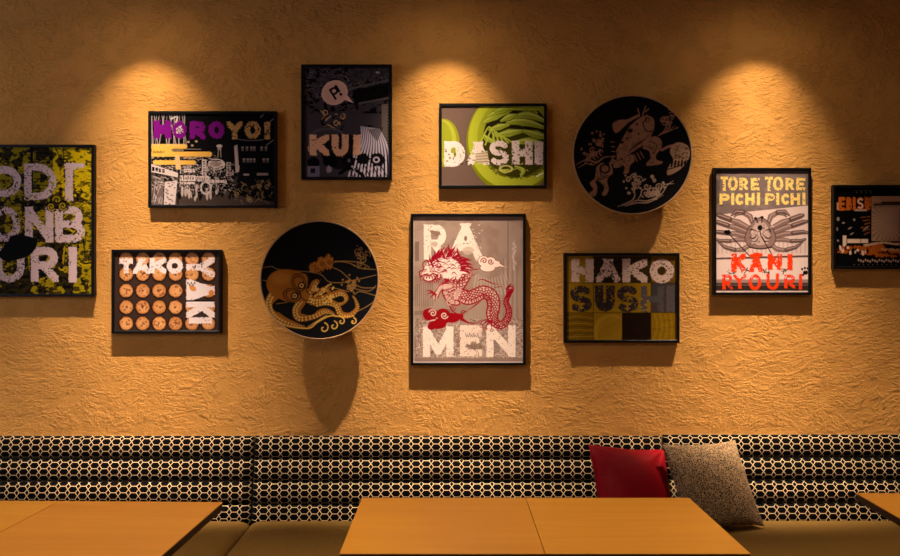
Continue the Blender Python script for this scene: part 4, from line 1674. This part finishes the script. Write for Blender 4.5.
# ---- dark poster at the right edge
def art_ebisu(x0, y0, x1, y1):
    a = Art(x0, y0, x1, y1, (15, 13, 12))
    a.view(832, 184, 6.465)
    # lit hoarding with rays
    a.rect(262, 78, 700, 366, (196, 148, 108))
    a.rect(266, 82, 700, 362, (146, 112, 86))
    a.rect(266, 82, 700, 116, (170, 128, 98))
    a.line([(280, 132), (440, 128), (690, 132)], 12, (60, 44, 34))
    a.line([(330, 118), (560, 118)], 12, (44, 32, 26), .9)
    for k in range(28):
        t = k / 28 * 2 * PI
        ex, ey = math.cos(t), math.sin(t)
        ln = min((100 if ex < 0 else 320) / max(abs(ex), .01), (118 if ey > 0 else 90) / max(abs(ey), .01))
        a.poly([(368, 240), (368 + ex * ln - ey * 9, 240 + ey * ln + ex * 9), (368 + ex * ln + ey * 9, 240 + ey * ln - ex * 9)], (204, 164, 128), .5)
    a.rect(266, 366, 700, 380, (60, 42, 30))
    a.ell((368, 240), 62, 90, (190, 152, 122), .7, soft=26)
    a.rect(440, 150, 690, 362, (112, 86, 66), .5)
    # orange ground, white sign
    for k in range(26):
        x, y = RNG.uniform(40, 620), RNG.uniform(388, 465)
        a.line([(x, y), (x + RNG.uniform(50, 130), y - RNG.uniform(-8, 10))], RNG.uniform(8, 22), (178, 92, 34), .85, rg=16)
    a.line([(215, 395), (340, 378), (440, 388), (600, 380)], 14, (206, 166, 130), .9, curve=True, rg=8)
    a.line([(330, 420), (460, 425), (640, 415)], 14, (190, 140, 100), .8, curve=True, rg=8)
    a.rect(76, 332, 100, 402, (228, 196, 168))
    a.rect(104, 354, 240, 380, (230, 198, 170))
    a.rect(190, 352, 194, 382, (40, 30, 26))
    for k in range(13):
        a.ell((45 + 16 * k, 425 + RNG.uniform(-20, 20)), RNG.uniform(4, 10), RNG.uniform(8, 20), (226, 194, 168) if k % 3 else (18, 14, 12), .95, RNG.uniform(-20, 20))
    for k in range(30):
        a.ell((178 + 15 * k, 490 + (k % 3) * 5), 5, 8, (186, 156, 132), .9)
    for k in range(16):
        a.ell((150 + 30 * k, 520), 4, 4, (110, 92, 80), .9)
    for (x, y, rx, ry) in ((46, 225, 9, 13), (80, 250, 9, 5), (40, 290, 5, 12), (122, 284, 14, 5), (225, 285, 20, 5), (45, 365, 6, 8), (150, 230, 8, 8), (135, 320, 14, 4)):
        a.ell((x, y), rx, ry, (170, 146, 128), .85, -30 if rx > 10 else 0)
    for k in range(6):
        a.line([(195 + 10 * (k % 3), 215 + 22 * k), (250, 210 + 20 * k)], 6, (150, 92, 44), .8, rg=6)
    for k in range(7):
        a.line([(160 + 16 * k, 40), (168 + 15 * k, 56 - 14 * (k % 2))], 5, (110, 96, 86), .8)
    a.rect(338, 16, 396, 24, (100, 86, 74))
    a.rect(150, 160, 232, 174, (200, 168, 142), .9)
    a.rect(36, 118, 50, 166, (206, 160, 120), .9)
    O = (196, 100, 40)
    a.word('EBISU', [(48, 84, 92, 170), (98, 84, 136, 168), (138, 84, 162, 168), (166, 82, 212, 166), (218, 84, 258, 168)], 21, O, rough=6, erode=.05)
    a.glyph('S', 172, 92, 36, 66, 12, (230, 190, 160))
    return a


framed((-22, 144.5, 94, 296.7), art_donburi, 'yellow and black poster with pink lettering, cut off by the left edge of the photo')
framed((148, 111, 276.5, 207.5), art_horoyoi, 'black-framed night street poster with purple and tan lettering ending in YOI')
framed((111.3, 249.5, 221.3, 333.5), art_takoyaki, 'poster of browned dough balls in rows with white TAKOYAKI lettering')
framed((301, 64.3, 391.8, 179.5), art_kui, 'dim grey upright poster with a P! speech bubble and orange KUI lettering')
framed((439, 103.3, 546.7, 188), art_dashi, 'poster of green beans in a green bowl with white DASHI lettering')
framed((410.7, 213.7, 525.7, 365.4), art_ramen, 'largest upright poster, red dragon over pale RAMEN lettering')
framed((564, 253, 679.6, 342.8), art_hako, 'brown chequered poster with pale HAKO above dark SUSHI lettering')
framed((713.8, 167.8, 811.4, 295), art_kani, 'crab poster with yellow TORE TORE PICHI PICHI and red KANI RYOURI lettering')
framed((833.5, 184.9, 943.5, 269), art_ebisu, 'dark poster with orange EBISU lettering, cut off at the right edge of the photo')


# ---------------------------------------------------------------- painted dishes on the wall
def spray(a, c, r, col, w, sd):
    q = random.Random(sd)
    for k in range(9):
        an = q.uniform(0, 6.28)
        rr = q.uniform(.2, .8) * r
        a.swirl((c[0] + rr * math.cos(an), c[1] + rr * math.sin(an)), r * q.uniform(.2, .38), w, col, 1.1, q.uniform(0, 360), 1 if k % 2 else -1)
    for k in range(7):
        an = q.uniform(0, 6.28)
        a.ell((c[0] + r * 1.15 * math.cos(an), c[1] + r * 1.15 * math.sin(an)), w * .9, w * .9, col)


def art_octopus(x0, y0, x1, y1):
    a = Art(x0, y0, x1, y1, (10, 10, 11), 3.0)
    a.view(262, 255, 6.543)
    G = (156, 94, 26)
    GL = (214, 164, 74)
    # thin waves
    for pts in ([(0, 85), (60, 75), (110, 95), (300, 110), (380, 130), (430, 175), (520, 180), (620, 160), (750, 130)],
                [(300, 110), (330, 90), (470, 45), (560, 50), (640, 85), (745, 95)], [(470, 40), (560, 40), (640, 50), (700, 80)],
                [(560, 200), (620, 225), (700, 235), (745, 200)], [(420, 70), (500, 100), (560, 150), (640, 210), (740, 215)],
                [(600, 260), (640, 240), (740, 265)], [(620, 370), (680, 340), (740, 300)], [(400, 230), (450, 215), (560, 240)]):
        a.line(pts, 5, (150, 112, 56), .9, curve=True)
    a.line([(0, 165), (30, 170)], 5, (150, 112, 56))
    # blossom spray at upper right
    spray(a, (650, 10), 66, (150, 112, 56), 5, 5)
    spray(a, (700, -40), 40, (140, 104, 52), 5, 6)
    spray(a, (575, 190), 52, (150, 108, 50), 7, 8)
    # rocks with foam
    for c, rx, ry in (((335, 80), 36, 34), ((385, 55), 34, 40), ((430, 45), 30, 46), ((350, 95), 40, 20)):
        a.ell(c, rx, ry, (160, 98, 30), .95, rg=16)
        a.swirl((c[0] + 4, c[1]), rx * .55, 5, (40, 26, 12), 1.3)
    # arms
    arms = [[(80, 250, 70), (50, 310, 60), (70, 380, 62), (130, 430, 60), (210, 460, 40), (270, 470, 14)],
            [(250, 310, 56), (220, 360, 56), (240, 410, 52), (330, 400, 44), (400, 370, 38), (450, 380, 24), (480, 405, 10)],
            [(300, 290, 56), (370, 300, 54), (440, 270, 46), (510, 250, 40), (545, 285, 32), (510, 320, 26), (470, 330, 18)],
            [(330, 320, 50), (410, 310, 44), (480, 330, 40), (510, 385, 40), (570, 395, 34), (620, 350, 26), (610, 300, 18), (590, 270, 8)],
            [(320, 230, 50), (335, 190, 46), (350, 175, 34)], [(370, 250, 40), (400, 225, 34), (430, 240, 22)]]
    for ar_ in arms:
        a.line(ar_, 0, G, 1, curve=True)
    for ar_ in arms:
        p = smooth_path(ar_, 4)
        for i, q in enumerate(p):
            if i + 1 < len(p):
                tx, ty = p[i + 1][0] - q[0], p[i + 1][1] - q[1]
                L = math.hypot(tx, ty) + 1e-6
                for s_ in (.30, -.04):
                    r_ = max(3.5, q[2] * .15)
                    c = (q[0] + ty / L * q[2] * -s_, q[1] - tx / L * q[2] * -s_)
                    a.ell(c, r_ + 3, r_ + 3, (54, 32, 10), .8)
                    a.ell(c, r_, r_, GL)
    a.ell((120, 335), 56, 44, (12, 11, 11))
    a.line([(90, 320), (160, 310)], 4, (150, 112, 56))
    a.ell((305, 362), 50, 34, (12, 11, 11), 1, -10)
    a.ell((510, 290), 24, 22, (12, 11, 11))
    # mantle
    a.ell((138, 195), 112, 98, G, 1, 14)
    a.poly(smooth_path([(60, 120), (140, 92), (240, 110), (285, 140), (290, 220), (320, 270), (240, 310), (140, 300), (60, 250), (30, 180), (60, 120)]), G)
    a.ell((120, 150), 60, 40, (200, 134, 50), .5, soft=14)
    D = (46, 28, 10)
    for c, rx, ry, ro in (((232, 180), 44, 58, -20), ((190, 262), 56, 44, 10)):
        a.ell(c, rx, ry, D, 1, ro, ring=6)
        a.ell(c, rx * .72, ry * .72, D, 1, ro, ring=6)
    for c in ((250, 200), (206, 268)):
        a.ell(c, 24, 24, (16, 12, 8))
        a.ell(c, 15, 15, (212, 164, 80))
        a.ell(c, 7, 7, (14, 10, 8))
    a.line([(250, 115), (290, 130), (295, 190), (280, 230), (320, 275)], 7, D, 1, curve=True)
    a.line([(230, 240), (260, 290), (300, 300)], 6, D, 1, curve=True)
    for k in range(40):
        a.ell((RNG.uniform(300, 460), RNG.uniform(190, 330)), 7, 7, (220, 170, 78), .9)
    # foreground wave line
    a.line([(100, 430, 5), (170, 465, 8), (300, 480, 9), (360, 440, 8), (440, 400, 8), (520, 405, 8), (600, 400, 5)], 8, (220, 168, 70), 1, curve=True)
    a.line([(300, 470, 4), (380, 420, 7), (420, 395, 4)], 6, (220, 168, 70), 1, curve=True)
    for c, r_ in (((400, 480), 36), ((465, 465), 32), ((515, 435), 26), ((595, 435), 24)):
        a.swirl(c, r_, 7, (226, 176, 78), 0.9, -80, 1)
    n = a.noise(50, 90, 2)
    return a


def art_fishermen(x0, y0, x1, y1):
    a = Art(x0, y0, x1, y1, (10, 9, 9), 3.0)
    a.view(574, 95, 4.67)
    C = (164, 118, 88)
    CD = (112, 78, 54)
    CL = (206, 172, 138)
    D = (22, 16, 13)
    # big fish carried slantwise
    fish = smooth_path([(345, 88), (378, 110), (378, 160), (350, 210), (300, 250), (250, 280), (195, 312), (170, 318), (190, 280), (225, 215), (255, 160), (290, 115), (345, 88)])
    a.poly(fish, C)
    n = a.noise(14, 14, 3)
    a.poly(fish, CD, .5, sstep(.5, .65, n))
    a.line([(200, 290), (200, 225), (235, 160), (300, 100)], 16, D, 1, curve=True)
    a.poly(smooth_path([(190, 160), (185, 130), (215, 112), (255, 108), (300, 88), (310, 95), (262, 122), (235, 148), (205, 172), (190, 160)]), C)
    for c in ((270, 160, 12), (232, 215, 8), (255, 195, 6), (300, 130, 6), (310, 175, 5)):
        a.ell(c[:2], c[2], c[2] * .8, D)
    a.line([(345, 100), (330, 130), (345, 160), (372, 165)], 5, D, 1, curve=True)
    a.ell((350, 112), 9, 9, D, 1, ring=4)
    a.line([(325, 92), (338, 50)], 5, C)
    a.line([(312, 95), (302, 60)], 5, C)
    a.line([(338, 75), (352, 62)], 5, C)
    for k in range(8):
        a.line([(262 + 8 * k, 262 - 6 * k), (282 + 10 * k, 232 - 6 * k)], 3, D, .8)
    for k in range(3):
        a.line([(290 + 14 * k, 270 - 6 * k), (304 + 16 * k, 304 - 8 * k)], 4, C)
    for k in range(4):
        a.line([(195 + 2 * k, 215 + 22 * k), (178 + 3 * k, 213 + 22 * k)], 4, C)
    # bearers: simple silhouettes with fold lines
    a.poly(smooth_path([(345, 195), (390, 188), (416, 210), (414, 245), (392, 275), (396, 298), (420, 306), (412, 318), (352, 326), (348, 312), (366, 290), (358, 255), (330, 240), (345, 195)]), C)
    a.line([(365, 210), (395, 230), (380, 270)], 4, D, .9, curve=True)
    a.line([(350, 235), (380, 245)], 4, D, .9)
    a.poly(smooth_path([(240, 285), (282, 272), (292, 300), (270, 325), (262, 358), (238, 362), (246, 335), (232, 312), (240, 285)]), C)
    a.poly(smooth_path([(110, 330), (140, 312), (165, 330), (180, 320), (188, 360), (168, 378), (160, 400), (166, 440), (150, 468), (132, 462), (146, 432), (128, 405), (104, 400), (112, 430), (104, 466), (86, 474), (72, 458), (92, 440), (76, 410), (100, 385), (110, 330)]), C)
    a.ell((150, 340), 22, 20, D, 1, ring=8)
    a.line([(112, 395), (160, 380)], 5, D)
    a.line([(125, 345), (135, 375), (165, 372)], 4, D, .9, curve=True)
    a.poly(smooth_path([(190, 318), (215, 300), (245, 305), (225, 330), (195, 335), (190, 318)]), C)
    # figure on the right with fringed cloth
    a.line([(418, 252), (445, 238), (470, 232)], 12, C, 1, curve=True)
    a.poly(smooth_path([(460, 235), (490, 218), (528, 232), (542, 262), (536, 300), (500, 345), (455, 370), (440, 365), (448, 330), (470, 300), (455, 265), (460, 235)]), (172, 132, 100))
    for k in range(6):
        a.line([(452 + 14 * k, 306 + 2 * (k % 2)), (446 + 15 * k, 330)], 9, D, 1)
    for k in range(26):
        a.ell((RNG.uniform(472, 530), RNG.uniform(232, 300)), 4, 3, D, .7)
    a.line([(440, 345), (490, 330), (540, 300)], 5, D, 1, curve=True)
    # foam crests
    spray(a, (115, 210), 38, C, 5, 31)
    spray(a, (78, 272), 40, C, 5, 32)
    a.line([(10, 325), (60, 300), (110, 310), (150, 285), (200, 282)], 9, C, 1, curve=True, taper=(.3, .3))
    a.line([(20, 340), (60, 318), (95, 322), (125, 300)], 6, C, 1, curve=True, taper=(.3, .3))
    for k in range(4):
        a.swirl((95 + 14 * k, 280 - 6 * k), 26 - 3 * k, 5, C, .7, 100)
    spray(a, (445, 118), 44, C, 4, 34)
    for k in range(4):
        a.line([(400, 185), (425 + 8 * k, 165), (440 + 18 * k, 128 + 6 * k)], 5, C, .95, curve=True, taper=(.4, .2))
    spray(a, (290, 400), 44, CL, 5, 35)
    spray(a, (372, 430), 48, CL, 6, 36)
    for pts in ([(205, 520), (262, 506), (300, 490), (350, 492), (410, 462), (440, 420), (468, 398)], [(225, 512), (275, 490), (290, 462), (282, 436)],
                [(300, 490), (318, 462), (322, 430)], [(350, 478), (400, 452), (425, 418), (470, 412)], [(240, 518), (300, 502), (352, 500), (420, 466)]):
        a.line(pts, 5.5, CL, 1, curve=True, taper=(.3, .3))
    for c, r_ in (((340, 455), 24), ((378, 450), 26), ((405, 425), 18), ((300, 425), 16)):
        a.swirl(c, r_, 4.5, CL, 1.4, 120)
    for k in range(44):
        x, y = RNG.uniform(90, 185), RNG.uniform(325, 460)
        a.line([(x, y), (x + RNG.uniform(-7, 7), y + RNG.uniform(4, 16))], 3.4, D, .8, taper=(1, .3))
    for k in range(60):
        x, y = RNG.uniform(200, 410), RNG.uniform(190, 345)
        a.line([(x, y), (x + RNG.uniform(-4, 12), y + RNG.uniform(-10, 8)), (x + RNG.uniform(2, 18), y + RNG.uniform(-6, 12))], 3.4, D, .75, curve=True, taper=(.5, .3))
    for k in range(14):
        x, y = RNG.uniform(455, 540), RNG.uniform(230, 345)
        a.line([(x, y), (x + RNG.uniform(6, 18), y + RNG.uniform(-8, 8))], 4, D, .8)
    a.ell((373, 377), 9, 9, CL)
    a.ell((262, 455), 9, 7, CL)
    return a


def dish(cx, cy, rpx, art_fn, label):
    RIM_D = 0.118
    d = WALL - RIM_D
    R_ = rpx * d / F
    x, z = wx(cx, d), wz(cy, d)
    t = empty('wall_dish', (x, WALL, z), label, 'plate', 'round black dishes on the wall')
    art = art_fn(cx - rpx - 1, cy - rpx - 1, cx + rpx + 1, cy + rpx + 1)
    depth = 0.040
    ri = R_ - 0.0055

    def yf(r):
        return -RIM_D + 0.004 + depth * (1 - (r / ri) ** 2)
    nr, na = 150, 720
    rr = np.linspace(0.0015, ri, nr)
    aa = np.arange(na) * 2 * PI / na
    Rr, Aa = np.meshgrid(rr, aa, indexing='ij')
    Xl, Zl, Yl = Rr * np.cos(Aa), Rr * np.sin(Aa), yf(Rr)
    # where each point lies on the drawing
    gx = np.clip(((cx + Xl * F / d) - art.x0) * art.S, 0, art.w - 1.001)
    gy = np.clip(((cy - Zl * F / d) - art.y0) * art.S, 0, art.h - 1.001)
    ix, iy = gx.astype(int), gy.astype(int)
    fx, fy = (gx - ix)[..., None], (gy - iy)[..., None]
    I = art.img
    c = (I[iy, ix] * (1 - fx) + I[iy, ix + 1] * fx) * (1 - fy) + (I[iy + 1, ix] * (1 - fx) + I[iy + 1, ix + 1] * fx) * fy
    vs = np.stack([Xl, Yl, Zl], -1).reshape(-1, 3)
    i = np.arange(nr - 1)[:, None]
    j = np.arange(na)[None, :]
    jn = (j + 1) % na
    q = np.stack([i * na + j, i * na + jn, (i + 1) * na + jn, (i + 1) * na + j], -1).reshape(-1, 4)
    me = bpy.data.meshes.new('dish_face')
    nq = len(q)
    me.vertices.add(len(vs))
    me.vertices.foreach_set('co', vs.astype(np.float32).reshape(-1))
    me.loops.add(nq * 4)
    me.loops.foreach_set('vertex_index', q.astype(np.int32).reshape(-1))
    me.polygons.add(nq)
    me.polygons.foreach_set('loop_start', np.arange(nq, dtype=np.int32) * 4)
    me.polygons.foreach_set('use_smooth', np.ones(nq, bool))
    me.update(calc_edges=True)
    at = me.color_attributes.new('ink', 'FLOAT_COLOR', 'POINT')
    rgba = np.ones((len(vs), 4), np.float32)
    rgba[:, :3] = c.reshape(-1, 3)
    at.data.foreach_set('color', rgba.reshape(-1))
    link('dish_face', me, M_GLAZE, t)
    bm = bmesh.new()
    lathe(bm, [(ri - 0.001, -RIM_D + 0.004), (ri + 0.0015, -RIM_D), (R_ - 0.001, -RIM_D), (R_, -RIM_D + 0.003), (R_ - 0.001, -RIM_D + 0.008)], 160, 'y')
    obj_bm('rim', bm, M_RIM, t, True)
    bm = bmesh.new()
    pr = [(R_ - 0.001, -RIM_D + 0.008)]
    for k in range(1, 9):
        r_ = R_ - (R_ - 0.12) * k / 8
        pr.append((r_, yf(r_) + 0.010))
    pr += [(0.118, -0.055), (0.112, 0.0), (0.0005, 0.0)]
    lathe(bm, pr, 96, 'y')
    obj_bm('dish_back', bm, M_BOWLBACK, t, True)
    return t


dish(319.3, 280, 59.7, art_octopus, 'round black dish painted with a golden octopus, lower left of centre')
dish(632.6, 154.6, 60.0, art_fishermen, 'round black dish painted with figures carrying a big fish, upper right')
